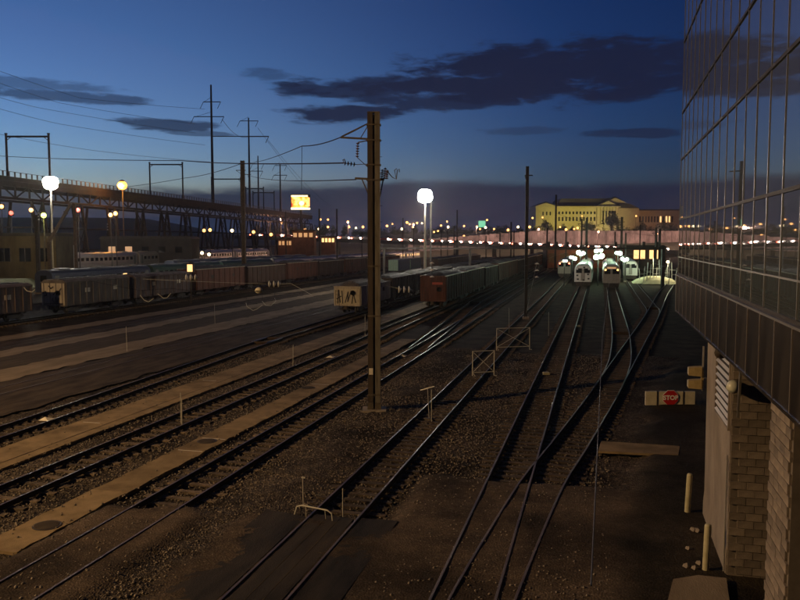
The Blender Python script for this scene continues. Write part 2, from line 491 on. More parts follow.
def ground_material():
    m = bpy.data.materials.new('ballast_and_dirt'); m.use_nodes = True
    nt = m.node_tree; b = nt.nodes['Principled BSDF']; N = nt.nodes.new; L = nt.links.new
    b.inputs['Roughness'].default_value = .95; b.inputs['Specular IOR Level'].default_value = .08
    tc = N('ShaderNodeTexCoord')
    vo = N('ShaderNodeTexVoronoi'); vo.inputs['Scale'].default_value = 16; L(tc.outputs['Object'], vo.inputs['Vector'])
    sp = N('ShaderNodeSeparateColor'); L(vo.outputs['Color'], sp.inputs[0])
    r1 = N('ShaderNodeValToRGB'); e = r1.color_ramp.elements
    e[0].position = 0; e[0].color = (.03, .024, .019, 1); e[1].position = 1; e[1].color = (.17, .138, .105, 1)
    x = e.new(.75); x.color = (.075, .060, .046, 1)
    L(sp.outputs[0], r1.inputs[0])
    n1 = N('ShaderNodeTexNoise'); n1.inputs['Scale'].default_value = .55; n1.inputs['Detail'].default_value = 8; n1.inputs['Roughness'].default_value = .7
    L(tc.outputs['Object'], n1.inputs['Vector'])
    r2 = N('ShaderNodeValToRGB'); e = r2.color_ramp.elements
    e[0].position = .35; e[0].color = (.042, .030, .020, 1); e[1].position = .68; e[1].color = (.15, .107, .070, 1)
    L(n1.outputs['Fac'], r2.inputs[0])
    af = N('ShaderNodeAttribute'); af.attribute_name = 'dirt'
    mx = N('ShaderNodeMix'); mx.data_type = 'RGBA'; L(af.outputs['Fac'], mx.inputs[0]); L(r1.outputs[0], mx.inputs[6]); L(r2.outputs[0], mx.inputs[7])
    sm_ = N('ShaderNodeMix'); sm_.data_type = 'RGBA'; sm_.inputs[0].default_value = .42; L(r2.outputs[0], sm_.inputs[6]); L(r1.outputs[0], sm_.inputs[7])
    L(sm_.outputs[2], mx.inputs[7])
    ar = N('ShaderNodeAttribute'); ar.attribute_name = 'road'
    mr = N('ShaderNodeMix'); mr.data_type = 'RGBA'; mr.blend_type = 'MULTIPLY'; L(ar.outputs['Fac'], mr.inputs[0]); L(mx.outputs[2], mr.inputs[6]); mr.inputs[7].default_value = (.42, .44, .42, 1)
    # oily patches
    n3 = N('ShaderNodeTexNoise'); n3.inputs['Scale'].default_value = .25; n3.inputs['Detail'].default_value = 5; L(tc.outputs['Object'], n3.inputs['Vector'])
    r3 = N('ShaderNodeMapRange'); r3.inputs['From Min'].default_value = .38; r3.inputs['From Max'].default_value = .62; r3.inputs['To Min'].default_value = .38; r3.inputs['To Max'].default_value = 1.2
    L(n3.outputs['Fac'], r3.inputs['Value'])
    mu = N('ShaderNodeMix'); mu.data_type = 'RGBA'; mu.blend_type = 'MULTIPLY'; mu.inputs[0].default_value = 1
    L(mr.outputs[2], mu.inputs[6]); L(r3.outputs[0], mu.inputs[7])
    L(mu.outputs[2], b.inputs['Base Color'])
    bp = N('ShaderNodeBump'); bp.inputs['Distance'].default_value = .05
    bs = N('ShaderNodeMapRange'); bs.inputs['To Min'].default_value = .9; bs.inputs['To Max'].default_value = .38; L(af.outputs['Fac'], bs.inputs['Value']); L(bs.outputs[0], bp.inputs['Strength'])
    L(vo.outputs['Distance'], bp.inputs['Height']); L(bp.outputs[0], b.inputs['Normal'])
    return m


M['ground'] = ground_material()
o = ground_mesh(); o.data.materials.append(M['ground']); tag(o, 'dark ballast and packed brown dirt of the rail yard', kind='structure')
big = MB(); big.quad((-2600, -500, -.16), (2600, -500, -.16), (2600, 3600, -.16), (-2600, 3600, -.16))
tag(big.build('ground', mat('yard_ground', (.016, .012, .009), .95, 0, (.05, .038, .027), .6, .6, 9, spec=.05)), 'wide dark ground of the yard and the land beyond', kind='structure')


def stones():
    """loose ballast stones lying on the ground, too many to count"""
    n = 60000
    y = GY0 + 2 + (GY1 - GY0 - 4) * rng.random(n) ** 1.7
    x = -28 + 28.5 * rng.random(n)
    keep = (fill(x, y) < .4) | (rng.random(n) < .22)
    onslab = np.zeros(n, bool)
    for a, b_ in ((-24.15, -21.55), (-16.95, -15.35)):
        ins = (x > a) & (x < b_); ed = np.minimum(x - a, b_ - x); onslab |= ins; keep &= ~(ins & (rng.random(n) > .5 * np.exp(-ed / .16) + .03))
    keep &= ~((y < 22.6) & (x > -10.0) & (x < -5.4))
    keep &= (x > -27.5)
    x, y, onslab = x[keep], y[keep], onslab[keep]; n = len(x)
    s = .022 + .035 * rng.random(n) ** 2
    base = np.array([(1, 0, 0), (-1, 0, 0), (0, 1, 0), (0, -1, 0), (0, 0, .8), (0, 0, -.8)], float)
    tri = np.array([(0, 2, 4), (2, 1, 4), (1, 3, 4), (3, 0, 4), (2, 0, 5), (1, 2, 5), (3, 1, 5), (0, 3, 5)])
    an = rng.random(n) * 6.28; ca, sa = np.cos(an), np.sin(an)
    jit = 1 + .5 * (rng.random((n, 6, 1)) - .5)
    v = base[None] * jit * s[:, None, None]
    vx = v[..., 0] * ca[:, None] - v[..., 1] * sa[:, None]; vy = v[..., 0] * sa[:, None] + v[..., 1] * ca[:, None]
    z0 = np.where(fill(x, y) > .4, .155, -.015 + .22 * np.exp(-((x + 10.6) / 1.5) ** 2) * .6)
    z0 = np.where(onslab, .085, z0)
    co = np.stack([vx + x[:, None], vy + y[:, None], v[..., 2] + z0[:, None]], -1).reshape(-1, 3)
    f = (tri[None] + (np.arange(n) * 6)[:, None, None]).reshape(-1, 3)
    me = bpy.data.meshes.new('gravel')
    me.vertices.add(len(co)); me.vertices.foreach_set('co', co.ravel().astype(np.float32))
    me.loops.add(f.size); me.loops.foreach_set('vertex_index', f.ravel().astype(np.int32))
    me.polygons.add(len(f)); me.polygons.foreach_set('loop_start', np.arange(0, f.size, 3, dtype=np.int32))
    me.polygons.foreach_set('loop_total', np.full(len(f), 3, dtype=np.int32))
    me.update(calc_edges=True)
    me.materials.append(M['stone'])
    o = bpy.data.objects.new('gravel', me); col.objects.link(o)
    tag(o, 'loose grey brown ballast stones scattered between the rails', 'gravel', kind='stuff')


stones()


def strip(name, x0, x1, y0, y1, z, m, label, wob=0.0):
    b = MB(); n = max(2, int((y1 - y0) / .9)); vs = []; fs = []
    for i in range(n + 1):
        y = y0 + (y1 - y0) * i / n
        vs += [(x0 + random.uniform(-wob, wob), y, z), (x1 + random.uniform(-wob, wob), y, z)]
    for i in range(n): fs.append((2 * i, 2 * i + 1, 2 * i + 3, 2 * i + 2))
    b.add(vs, fs)
    return tag(b.build(name, m), label, kind='structure')


strip('service_road', -35.3, -28.3, 22, 150, .045, M['asphalt'], 'dark patched asphalt with sunken rails', .3)
strip('pavement', -38.65, -35.45, 22, 160, .06, M['concrete_pale'], 'pale concrete strip beside the sunken rails', .22)
strip('roadway', -43.0, -38.6, 22, 180, .05, M['asphalt_grey'], 'worn grey asphalt roadway between two pale strips', .2)
strip('pavement', -45.5, -43.05, 22, 180, .06, M['concrete_pale'], 'pale concrete strip beside the paved track', .22)
strip('service_road', -49.6, -45.55, 22, 190, .045, M['asphalt'], 'dark asphalt around the paved track', .25)
strip('pavement', -52.2, -49.65, 22, 190, .06, M['concrete_pale'], 'narrow pale concrete strip in front of the parked hoppers', .15)


def walkway(label, x0, x1, y0, y1, L, ragged):
    root = empty('walkway', ((x0 + x1) / 2, y0, 0)); tag(root, label, kind='structure')
    w = x1 - x0; y = y0; i = 0
    while y < y1:
        l = min(L * random.uniform(.85, 1.15), y1 - y)
        rag = ragged and (y > y1 - 4 or y < y0 + 2)
        e = [random.uniform(-.12, .12) if ragged else random.uniform(-.03, .03) for _ in range(4)]
        ch = lambda k: random.uniform(-1, 1) * (.05 if ragged else .025) * (2.2 if random.random() < .12 else 1)
        poly = [(-w / 2, .012)] + [(w / 2 + ch(0), .012 + (l - .024) * q / 9) for q in range(10)] + [(-w / 2 + ch(0), l - .012 - (l - .024) * q / 9) for q in range(10)]
        b = MB(); b.prism([(a, c + y - y0) for a, c in poly], -.15, .07 + random.uniform(-.008, .008), axis='Z')
        b.build('slab', M['concrete'], root)
        y += l; i += 1
    return root


wk1 = walkway('wide tan concrete walkway with a thin dark seam between the two left tracks', -24.0, -21.75, 19, 118, 6.0, False)
wk2 = walkway('narrow tan concrete walkway with dark manhole covers in the foreground', -16.85, -15.5, 17.6, 66, 5.0, True)
b = MB(); b.box((0, 0, 0), (.025, 60, .006)); b.build('seam', M['asphalt'], wk1, loc=(.55, 32, .085))
for yy in (21.3, 29.5, 41): 
    b = MB(); b.box((0, 0, 0), (.9, .05, .006)); b.build('painted_line', M['paint_white'], wk1, loc=(-.3, yy - 19 + 2, .083))
for yy in (28.2, 30.2, 43.5):
    b = MB(); b.box((0, 0, 0), (1.1, .05, .006)); b.build('painted_line', M['paint_white'], wk2, loc=(.05, yy - 17.6, .083))
for i, (px_, py_) in enumerate(((47, 528), (207, 443), (308, 389))):
    p = gp(px_, py_)
    r = empty('manhole_cover', (p.x, p.y, .08), 0, ['dark round manhole cover at the near end of the narrow walkway', 'dark round manhole cover midway along the narrow walkway', 'dark round manhole cover on the narrow walkway closest to the tall mast'][i], 'manhole cover', 'manhole covers on the walkway')
    b = MB(); b.cyl((0, 0, 0), (0, 0, .012), .42, .42, 20); b.build('ring', M['bogie'], r)
    b = MB(); b.cyl((0, 0, .01), (0, 0, .022), .36, .35, 20); b.build('lid', M['asphalt'], r)

# level crossing on the near track
lc = empty('level_crossing', (-7.8, 16, 0)); tag(lc, 'black rubber crossing panels laid around the near track', kind='structure')
for x0, x1 in ((-2.3, -.86), (-.64, .64), (.86, 2.0)):
    b = MB(); b.prism([(x0, -6.0), (x1, -6.0), (x1, 6.25 + x0 * .12), (x0, 6.3)], -.1, .165, axis='Z'); b.build('crossing_panel', M['panel_rubber'], lc)
for x0 in (-.22, .2):
    b = MB(); b.box((x0, 0, .168), (.02, 12, .005)); b.build('panel_seam', M['asphalt_grey'], lc)

# ================================================================ tracks
PROF = [(-.065, 0), (.065, 0), (.065, .02), (.014, .035), (.014, .115), (.036, .13), (.036, .165), (.028, .172), (-.028, .172), (-.036, .165), (-.036, .13), (-.014, .115), (-.014, .035), (-.065, .02)]
SLV = [MB().box((0, 0, -.08), (2.55 + .1 * k, .23, .17)).build('sleeper', M['sleeper']) for k in range(3)]
SLM = [o.data for o in SLV]
M['sleeper_dark'] = mat('sleeper_dark', (.028, .019, .013), .95, 0, (.085, .06, .04), 2.2, .6, 40, streak=(1, 9, 4), rnd=.35)
SLD = []
for me_ in SLM:
    m_ = me_.copy(); m_.materials[0] = M['sleeper_dark']; SLD.append(m_)
for o in SLV: bpy.data.objects.remove(o)


def resample(pts, step=1.5):
    pts = [Vector((a, b_, 0)) for a, b_ in pts]
    if len(pts) == 2: return pts
    out = []
    P = [pts[0] * 2 - pts[1]] + pts + [pts[-1] * 2 - pts[-2]]
    for i in range(1, len(P) - 2):
        n = max(2, int((P[i + 1] - P[i]).length / step))
        for k in range(n):
            t = k / n; a, b_, c, d = P[i - 1], P[i], P[i + 1], P[i + 2]
            out.append(.5 * ((2 * b_) + (c - a) * t + (2 * a - 5 * b_ + 4 * c - d) * t * t + (3 * b_ - a - 3 * c + d) * t ** 3))
    out.append(pts[-1]); return out


def rail_mesh(path, off, z0=.02):
    b = MB(); n = len(PROF); k = len(path)
    for i, p in enumerate(path):
        d = (path[min(i + 1, k - 1)] - path[max(i - 1, 0)]).normalized(); r = Vector((d.y, -d.x, 0))
        for (x, z) in PROF:
            q = p + r * (off + x); b.v.append((q.x, q.y, z + z0))
    for i in range(k - 1):
        for j in range(n): b.f.append((i * n + j, i * n + (j + 1) % n, (i + 1) * n + (j + 1) % n, (i + 1) * n + j))
    b.f += [tuple(range(n - 1, -1, -1)), tuple(range((k - 1) * n, k * n))]
    b.mi = [(0 if j in (6, 7, 8) else 1) for i in range(k - 1) for j in range(n)] + [1, 1]
    return b


def track(pts, label, y0=None, y1=None, phase=0.0, m='rail', far=200, z0=.02, dz=0.0, gap=.62):
    path = resample(pts)
    root = empty('railway_track', (0, 0, 0), 0, label, 'railway track', 'tracks of the rail yard')
    for s in (-1, 1): rail_mesh(path, s * .7175 + s * .036, z0).build('rail', [M[m], M['rail_side']], root)
    if y0 is None: return root
    y = y0 + phase; sp_ = gap; far_b = MB(); nf = 0
    while y < far:
        # position on the path at this y
        for i in range(len(path) - 1):
            if path[i].y <= y <= path[i + 1].y:
                t = (y - path[i].y) / (path[i + 1].y - path[i].y); p = path[i].lerp(path[i + 1], t); d = path[i + 1] - path[i]; break
        else: break
        rz = -math.atan2(d.x, d.y) + random.uniform(-.012, .012)
        if y < y1:
            o = inst('sleeper', random.choice(SLM if gap > .7 else SLD), root, (p.x + random.uniform(-.05, .05), p.y, .012 + dz + random.uniform(-.008, .006)), (0, random.uniform(-.004, .004), rz))
        else:
            far_b.box((p.x, p.y, -.07 + dz), (2.6, .23, .17), rz); nf += 1
        y += sp_ + random.uniform(-.03, .03) * (3 if gap > .7 else 1)
    if nf: tag(far_b.build('far_sleepers', M['sleeper_dark'], root), kind='stuff')
    return root


track([(-3.0, 8), (-3.0, 230)], 'straight track running to the white lit train', 27.6, 105)
TB = [(-2.75, 8), (-2.66, 14), (-2.55, 18), (-1.85, 27), (-1.15, 32.3), (.27, 43.6), (1.2, 52.0), (3.2, 69.5), (5.75, 92), (9.7, 130), (13.2, 160), (16.0, 185)]
track(TB, 'turnout track curving right past the stop barrier', 27.9, 105, .31, far=170, dz=-.006)
track([(.25, 43.4), (1.1, 51.6), (1.62, 60), (1.95, 74), (2.0, 90), (2.0, 230)], 'track bending left to the train beside the white one', 47.5, 105, .0, dz=.004)
track([(5.72, 91.8), (6.28, 98), (6.5, 104), (6.45, 115), (6.4, 230)], 'short track joining the turnout near the green lights', 95, 106, .3, dz=-.003)
track([(-7.8, 8), (-7.8, 240)], 'near track leading from the black crossing panels', 22.5, 105, far=190)
track([(-13.6, 8), (-13.6, 60), (-13.9, 120), (-14.2, 240)], 'track with broken timber sleepers left of the tall mast', 21.6, 100, gap=.72)
track([(-19.3, 8), (-19.3, 60), (-19.7, 95), (-19.9, 300)], 'track between the two tan walkways carrying the red wagons', 16, 94, gap=.72)
track([(-25.7, 8), (-25.75, 28.6), (-26.6, 45), (-27.5, 62), (-27.8, 83), (-28.0, 300)], 'track carrying the chalky white gondola', 22, 86)
track([(-33.3, 8), (-33.3, 240)], 'sunken track in dark patched asphalt', m='rail_rust', z0=-.105)
track([(-47.4, 8), (-47.4, 300)], 'paved track between pale concrete strips', m='rail_rust', z0=-.105)
track([(-60.0, 8), (-60.0, 300)], 'far left track under the row of parked hoppers', 60, 62, m='rail_rust')
track([(-13.9, 60), (-15.0, 80), (-16.6, 105), (-16.9, 120), (-16.9, 240)], 'branch track beside the row of red wagons', 66, 106, .3, dz=-.004, far=180)

# ================================================================ office building on the right
bld = empty('office_building', (2.85, 0, 0), 0, 'dark glass office building with metal fascia overhanging concrete piers', 'building')
FY0, FY1, FSP = 0.45, 31.2, 1.23
NB = 25
ZR = [7.43, 8.05, 9.46, 11.69, 13.41, 16.0, 17.8, 20.4, 22.2, 24.8]
YM = [FY1 - FSP * k for k in range(NB + 1)]
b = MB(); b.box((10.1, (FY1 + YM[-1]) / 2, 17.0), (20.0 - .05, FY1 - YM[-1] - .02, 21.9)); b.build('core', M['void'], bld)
pane_cache = {}
for i in range(NB):
    yc = (YM[i] + YM[i + 1]) / 2
    for j in range(len(ZR) - 1):
        h = ZR[j + 1] - ZR[j]
        if j not in pane_cache:
            o = MB().box((0, 0, 0), (.02, FSP - .03, h - .03)).build('pane', M['glass']); pane_cache[j] = o.data; bpy.data.objects.remove(o)
        inst('pane', pane_cache[j], bld, (.035, yc, ZR[j] + h / 2), (0, R(random.gauss(0, .07)), R(random.gauss(0, .10))))
mu = MB().box((0, 0, 0), (.05, .04, ZR[-1] - ZR[0])).build('mullion', M['mullion']); mum = mu.data; bpy.data.objects.remove(mu)
for k, y in enumerate(YM): inst('mullion', mum, bld, (.037, y, (ZR[0] + ZR[-1]) / 2))
for j, z in enumerate(ZR):
    thin = j == 1
    b = MB(); b.box((.035 if not thin else .03, (FY1 + YM[-1]) / 2, z), (.07 if not thin else .045, FY1 - YM[-1] + .06, .065 if not thin else .03))
    b.build('transom', M['transom'] if not thin else M['mullion'], bld)
b = MB(); b.box((-.02, (FY1 + YM[-1]) / 2, 7.38), (.14, FY1 - YM[-1] + .08, .04)); b.build('ledge', M['mullion'], bld)
fp = MB().box((0, 0, 0), (.06, FSP - .045, 1.32)).build('fascia_panel', M['fascia']); fpm = fp.data; bpy.data.objects.remove(fp)
fj = MB().box((0, 0, 0), (.05, .03, 1.32)).build('fascia_joint', M['fascia_joint']); fjm = fj.data; bpy.data.objects.remove(fj)
for i in range(NB):
    yc = (YM[i] + YM[i + 1]) / 2
    inst('fascia_panel', fpm, bld, (.0, yc, 6.69), (0, R(random.gauss(0, .25)), R(random.gauss(0, .2))))
    inst('fascia_joint', fjm, bld, (-.012, YM[i], 6.69))
b = MB(); b.box((.0, (FY1 + YM[-1]) / 2, 6.01), (.10, FY1 - YM[-1] + .04, .06)); b.build('fascia_trim', M['fascia'], bld)
b = MB(); b.box((.02, FY1 - .02, 6.69), (.14, .12, 1.42)); b.build('corner_post', M['mullion'], bld)
# piers under the overhang, building-local x = world x - 2.85
b = MB(); b.prism([(.40, -.2), (.40, .55), (.43, .9), (.40, 5.98), (3.6, 5.98), (3.6, -.2)], 20.82, 25.35); p1 = b.build('concrete_pier', M['pier'], bld)
blk = MB().box((0, 0, 0), (.385, .06, .185)).build('block', M['block']); blm = blk.data; bpy.data.objects.remove(blk)
b = MB(); b.box((1.9, 20.80, 2.9), (2.9, .05, 6.15)); b.build('mortar_backing', M['mortar'], bld)
for r_ in range(30):
    for c_ in range(6):
        x = .62 + .4 * c_ + (.2 if r_ % 2 else 0)
        if c_ == 0 and r_ % 2 == 0: x += 0
        inst('block', blm, bld, (x, 20.755 + random.uniform(-.004, .004), .10 + .2 * r_), (0, 0, random.uniform(-.01, .01)))
# second pier, its block face towards the tracks
b = MB(); b.box((2.05, 15.37, 2.9), (3.2, 1.72, 6.15)); b.build('concrete_pier', M['mortar'], bld)
for r_ in range(30):
    for c_ in range(4):
        y = 14.72 + .4 * c_ + (.1 if r_ % 2 else 0)
        inst('block', blm, bld, (.435 + random.uniform(-.004, .004), y, .10 + .2 * r_), (0, 0, math.pi / 2 + random.uniform(-.01, .01)))
b = MB(); b.box((2.6, 10, 2.9), (4, 6.5, 6.1)); b.build('rear_wall', M['pier'], bld)
# louvre on the first pier
lv = MB(); 
for (yy, zz, sy, sz) in ((22.05, 5.86, 2.34, .06), (22.05, 3.88, 2.34, .06), (20.9, 4.87, .06, 1.98), (23.2, 4.87, .06, 1.98)): lv.box((.385, yy, zz), (.06, sy, sz))
lvo = lv.build('louvre', M['pier'], bld)
b = MB(); b.box((.402, 22.05, 4.87), (.01, 2.2, 1.9)); b.build('louvre_back', M['void'], lvo)
sl = MB().box((0, 0, 0), (.012, 2.2, .085)).build('slat', M['louver']); slm = sl.data; bpy.data.objects.remove(sl)
for k in range(10): inst('slat', slm, lvo, (.375, 22.05, 3.99 + .195 * k), (0, R(40), 0))
b = MB(); b.cyl((.38, 20.95, 3.2), (.38, 20.95, 0.0), .02, .02, 6); b.build('downpipe', M['galv'], bld)

r = empty('floodlight', (3.25, 25.5, 4.2), 0, 'pair of yellow box floodlights bracketed at the far edge of the pier', 'floodlight')
b = MB(); b.box((-.1, 0, .5), (.05, .05, 1.4)); b.box((.0, .0, .2), (.3, .04, .04)); b.build('bracket', M['galv'], r)
for z in (.02, .42):
    b = MB(); b.prism([(-.52, -.13), (-.14, -.15), (-.14, .15), (-.52, .11)], -.14, .14); 
    o = b.build('lamp_housing', M['yellow'], r, loc=(0, 0, z)); 
    b = MB(); b.box((-.53, 0, 0), (.015, .22, .2)); b.build('lens', M['cream'], o)
b = MB(); b.box((-.12, -.05, .2), (.08, .05, .62)); b.build('back_plate', M['yellow'], r)
r = empty('wall_light', (3.25, 20.55, 5.05), 0, 'round frosted globe light on the pier corner', 'light fixture')
b = MB(); b.sphere((0, -.05, 0), .17, 14, 9); b.build('globe', mat('frosted_globe', (.35, .36, .27), .3, 0, (.5, .5, .4), 2), r, smooth=True)
b = MB(); b.cyl((.0, .22, 0), (0, .08, 0), .13, .15, 12); b.build('collar', M['bogie'], r, smooth=True)
r = empty('loudspeaker', (3.02, 21.0, 5.82), 0, 'small dark horn loudspeaker under the fascia beside the louvre', 'loudspeaker')
b = MB(); b.lathe([(.17, 0), (.13, .08), (.06, .2), (.05, .3)], (0, 0, 0), 12, M=Matrix.Rotation(R(-70), 3, 'X')); b.build('horn', M['bogie'], r, smooth=True)
b = MB(); b.box((.12, .15, .1), (.2, .05, .05)); b.build('bracket', M['galv'], r)
r = empty('wall_bracket', (3.22, 19.3, 4.5), 0, 'thin triangular steel bracket hanging below the fascia', 'bracket')
b = MB(); b.bar((0, 0, 1.3), (0, .25, 0), .05, .05); b.build('brace', M['mast_pale'], r)
b = MB(); b.bar((0, .1, 1.3), (0, .28, 0), .04, .04); b.build('strut', M['mast_pale'], r)
b = MB(); b.bar((0, -.05, 1.32), (0, .75, 1.38), .05, .05); b.build('arm', M['mast_pale'], r)

# slab and plank on the ground by the building
pts = [gp(673, 589), gp(698, 585), gp(726, 588), gp(733, 640), gp(660, 640)]
b = MB(); b.prism([(p.x, p.y) for p in pts], .10, .26, axis='Z')
tag(b.build('concrete_slab', M['concrete_pale']), 'tan concrete slab at the foot of the near pier', 'slab')
pts = [gp(601, 445), gp(680, 450), gp(678, 459), gp(598, 455)]
b = MB(); b.prism([(p.x, p.y) for p in pts], .08, .17, axis='Z')
tag(b.build('concrete_plank', M['concrete']), 'flat tan concrete plank lying on the dirt near the stop barrier', 'plank')

# bollards
for i, ((x, y), h) in enumerate((((2.80, 25.4), 1.30), ((2.80, 20.95), 1.28))):
    r = empty('bollard', (x, y, .1), 0, ['pale yellow steel bollard further from the camera beside the pier', 'pale yellow steel bollard nearest the camera beside the pier'][i], 'bollard', 'bollards guarding the pier')
    b = MB(); b.lathe([(.088, 0), (.088, h - .06), (.07, h - .015), (.01, h)], (0, 0, 0), 14)
    o = b.build('post', M['bollard'], r, smooth=False); o.rotation_euler = (R(.8), R(1.2 if i else 2.0), 0)
    b = MB(); b.lathe([(.14, 0), (.13, .03), (.09, .04)], (0, 0, 0), 12); b.build('base_collar', M['pier'], r)
# rubble and weeds at the pier
for i, (px_, py_) in enumerate(((693, 532), (697, 533), (688, 551), (694, 571), (686, 569), (699, 566))):
    p = gp(px_, py_, .1); s_ = random.uniform(.08, .16)
    b = MB(); b.add([Vector(v) * s_ * random.uniform(.8, 1.2) + Vector((p.x, p.y, .17)) for v in ((1, .2, -.4), (-.9, .4, -.5), (.1, 1, -.3), (-.1, -1, -.4), (.2, .1, .7), (.3, -.6, .4), (-.5, .3, .5))], [(0, 2, 4), (0, 4, 5), (0, 5, 3), (4, 2, 6), (2, 1, 6), (1, 3, 6), (6, 3, 5), (6, 5, 4), (0, 3, 1), (0, 1, 2)])
    tag(b.build('rubble_stone', M['pier']), ['stone between the two bollards, left of the pair', 'stone between the two bollards, right of the pair', 'single stone left of the near bollard top', 'stone at the left of the near bollard foot', 'leftmost stone near the near bollard foot', 'stone closest to the near bollard'][i], 'stone', 'broken stones beside the bollards')


def text_mesh(body, size, name, m, parent, loc, rot):
    cu = bpy.data.curves.new(name, 'FONT'); cu.body = body; cu.size = size; cu.align_x = 'CENTER'; cu.align_y = 'CENTER'; cu.extrude = .004; cu.offset = .012
    t = bpy.data.objects.new(name, cu); col.objects.link(t)
    bpy.context.view_layer.update()
    me = bpy.data.meshes.new_from_object(t.evaluated_get(bpy.context.evaluated_depsgraph_get()))
    bpy.data.objects.remove(t); me.materials.clear(); me.materials.append(m)
    o = bpy.data.objects.new(name, me); col.objects.link(o); o.parent = parent; o.location = loc; o.rotation_euler = rot
    return o


# stop barrier
sb = empty('stop_barrier', (3.66, 42.35, .1), R(14), 'cream wooden track barrier with a red stop sign', 'barrier')
for k, (x0, x1) in enumerate(((-1.28, -.70), (-.68, .66), (.68, 1.28))):
    b = MB(); b.box(((x0 + x1) / 2, 0, .37), (x1 - x0, .14, .72)); b.build('board', M['cream'], sb)
for x in (-.69, .67):
    b = MB(); b.box((x, -.02, .37), (.05, .16, .76)); b.build('seam_post', M['bogie'], sb)
for x in (-1.0, 1.0):
    b = MB(); b.box((x, .40, .06), (.16, .6, .14)); b.build('foot', M['sleeper'], sb)
oc = [(math.cos(R(22.5 + 45 * k)) * .43, math.sin(R(22.5 + 45 * k)) * .43) for k in range(8)]
b = MB(); b.prism([(x, z + .41) for x, z in oc], -.115, -.09); sg = b.build('stop_sign', M['sign_white'], sb)
b = MB(); b.prism([(x * .955, z * .955 + .41) for x, z in oc], -.121, -.112); b.build('red_face', M['red_sign'], sg)
text_mesh('STOP', .32, 'lettering', M['sign_white'], sg, (0, -.128, .41), (R(90), 0, 0))

# ================================================================ yard lighting mast out of frame, seen by the shadows it casts
def high_mast(name, base, h, label, glow, lc, power, ring=1.2, n=8, gr=.36, group=None, soft=.7, shade=True):
    r = empty(name, base, 0, label, 'lamp', group)
    b = MB(); b.cyl((0, 0, 0), (0, 0, h), .28, .12, 10); b.build('pole', M['galv'], r)
    b = MB(); b.cyl((0, 0, 0), (0, 0, .25), .5, .45, 10); b.build('base', M['pier'], r)
    b = MB(); b.lathe([(ring + .1, 0), (ring + .1, .12), (ring - .1, .12), (ring - .1, 0), (ring + .1, 0)], (0, 0, h - .1), 18); b.build('ring', M['galv'], r)
    for k in range(4):
        a = k * math.pi / 2
        b = MB(); b.bar((0, 0, h - .04), (math.cos(a) * ring, math.sin(a) * ring, h - .04), .07, .07); b.build('spoke', M['galv'], r)
    for k in range(n):
        a = 2 * math.pi * k / n
        b = MB(); b.sphere((math.cos(a) * ring, math.sin(a) * ring, h - .1 - gr * (.75 if k % 2 else 1.35)), gr, 12, 9); b.build('lamp_globe', glow, r, smooth=True)
    lamp('lamp_light', (0, 0, h - 1.3 - gr * 2.2), lc, power, soft, r)
    return r


KEY = high_mast('yard_floodlight', (-48, 1, 0), 24, 'tall sodium floodlight mast left of the yard', M['sodium'], (1.0, .62, .26), 112000, soft=.5)

# ================================================================ the big catenary mast
mast = empty('catenary_mast', (-10.97, 37.45, 0), YAW, 'tall twin channel steel catenary mast standing in the foreground', 'mast')
MH = 14.95
for s_, m_, nm in ((-1, 'mast_brown', 'channel'), (1, 'mast_pale', 'channel')):  # dark left and lit right side of the mast put into the channel colours
    b = MB(); x = s_ * .29
    b.box((x, 0, MH / 2), (.04, .42, MH)); b.box((x - s_ * .13, .195, MH / 2), (.22, .03, MH - .02)); b.box((x - s_ * .13, -.195, MH / 2), (.22, .03, MH - .02))
    b.build(nm, M[m_], mast)
b = MB(); b.box((0, .05, MH / 2), (.5, .04, MH - .1)); b.build('web_plate', M['mast_brown'], mast)
for z in (.9, 4.9, 7.4):
    b = MB(); b.box((0, -.216, z), (.64, .015, .09)); b.build('batten', M['mast_dark'], mast)
for k in range(16):
    b = MB(); b.cyl((.31, -.1, 1.6 + .8 * k), (.42, -.1, 1.6 + .8 * k), .012, .012, 5); b.build('step_bolt', M['bogie'], mast)
b = MB(); b.box((-.16, -.222, 2.1), (.2, .012, .32)); b.build('number_plate', M['paint_white'], mast)
for z in (.2, .5):
    for x in (-.24, -.1, .1, .24):
        b = MB(); b.cyl((x, -.26, z), (x, -.2, z), .022, .022, 6); b.build('bolt', M['bogie'], mast)
b = MB(); b.box((0, 0, MH + .02), (.62, .46, .05)); b.build('cap', M['mast_dark'], mast)
b = MB(); b.box((0, 0, .04), (1.2, 1.1, .24)); b.build('footing', M['pier'], mast)
b = MB(); b.box((-.19, 0, .3), (.3, .5, .4)); b.box((.19, 0, .3), (.3, .5, .4)); b.build('base_plate', M['mast_dark'], mast)


def zpx(y, D=39.0): return EYE + (241 - y) / F * D
def xpx(x, D=39.0): return (x - 374.7) / F * D


def insul(b, p0, p1, n=4, r=.12):
    """a string of insulator discs between two points"""
    p0, p1 = Vector(p0), Vector(p1); d = (p1 - p0)
    b.cyl(p0, p1, .02, .02, 5)
    q = d.normalized()
    for k in range(n):
        c = p0 + d * ((k + .5) / n)
        b.cyl(c - q * .03, c + q * .03, r, r * .45, 8)


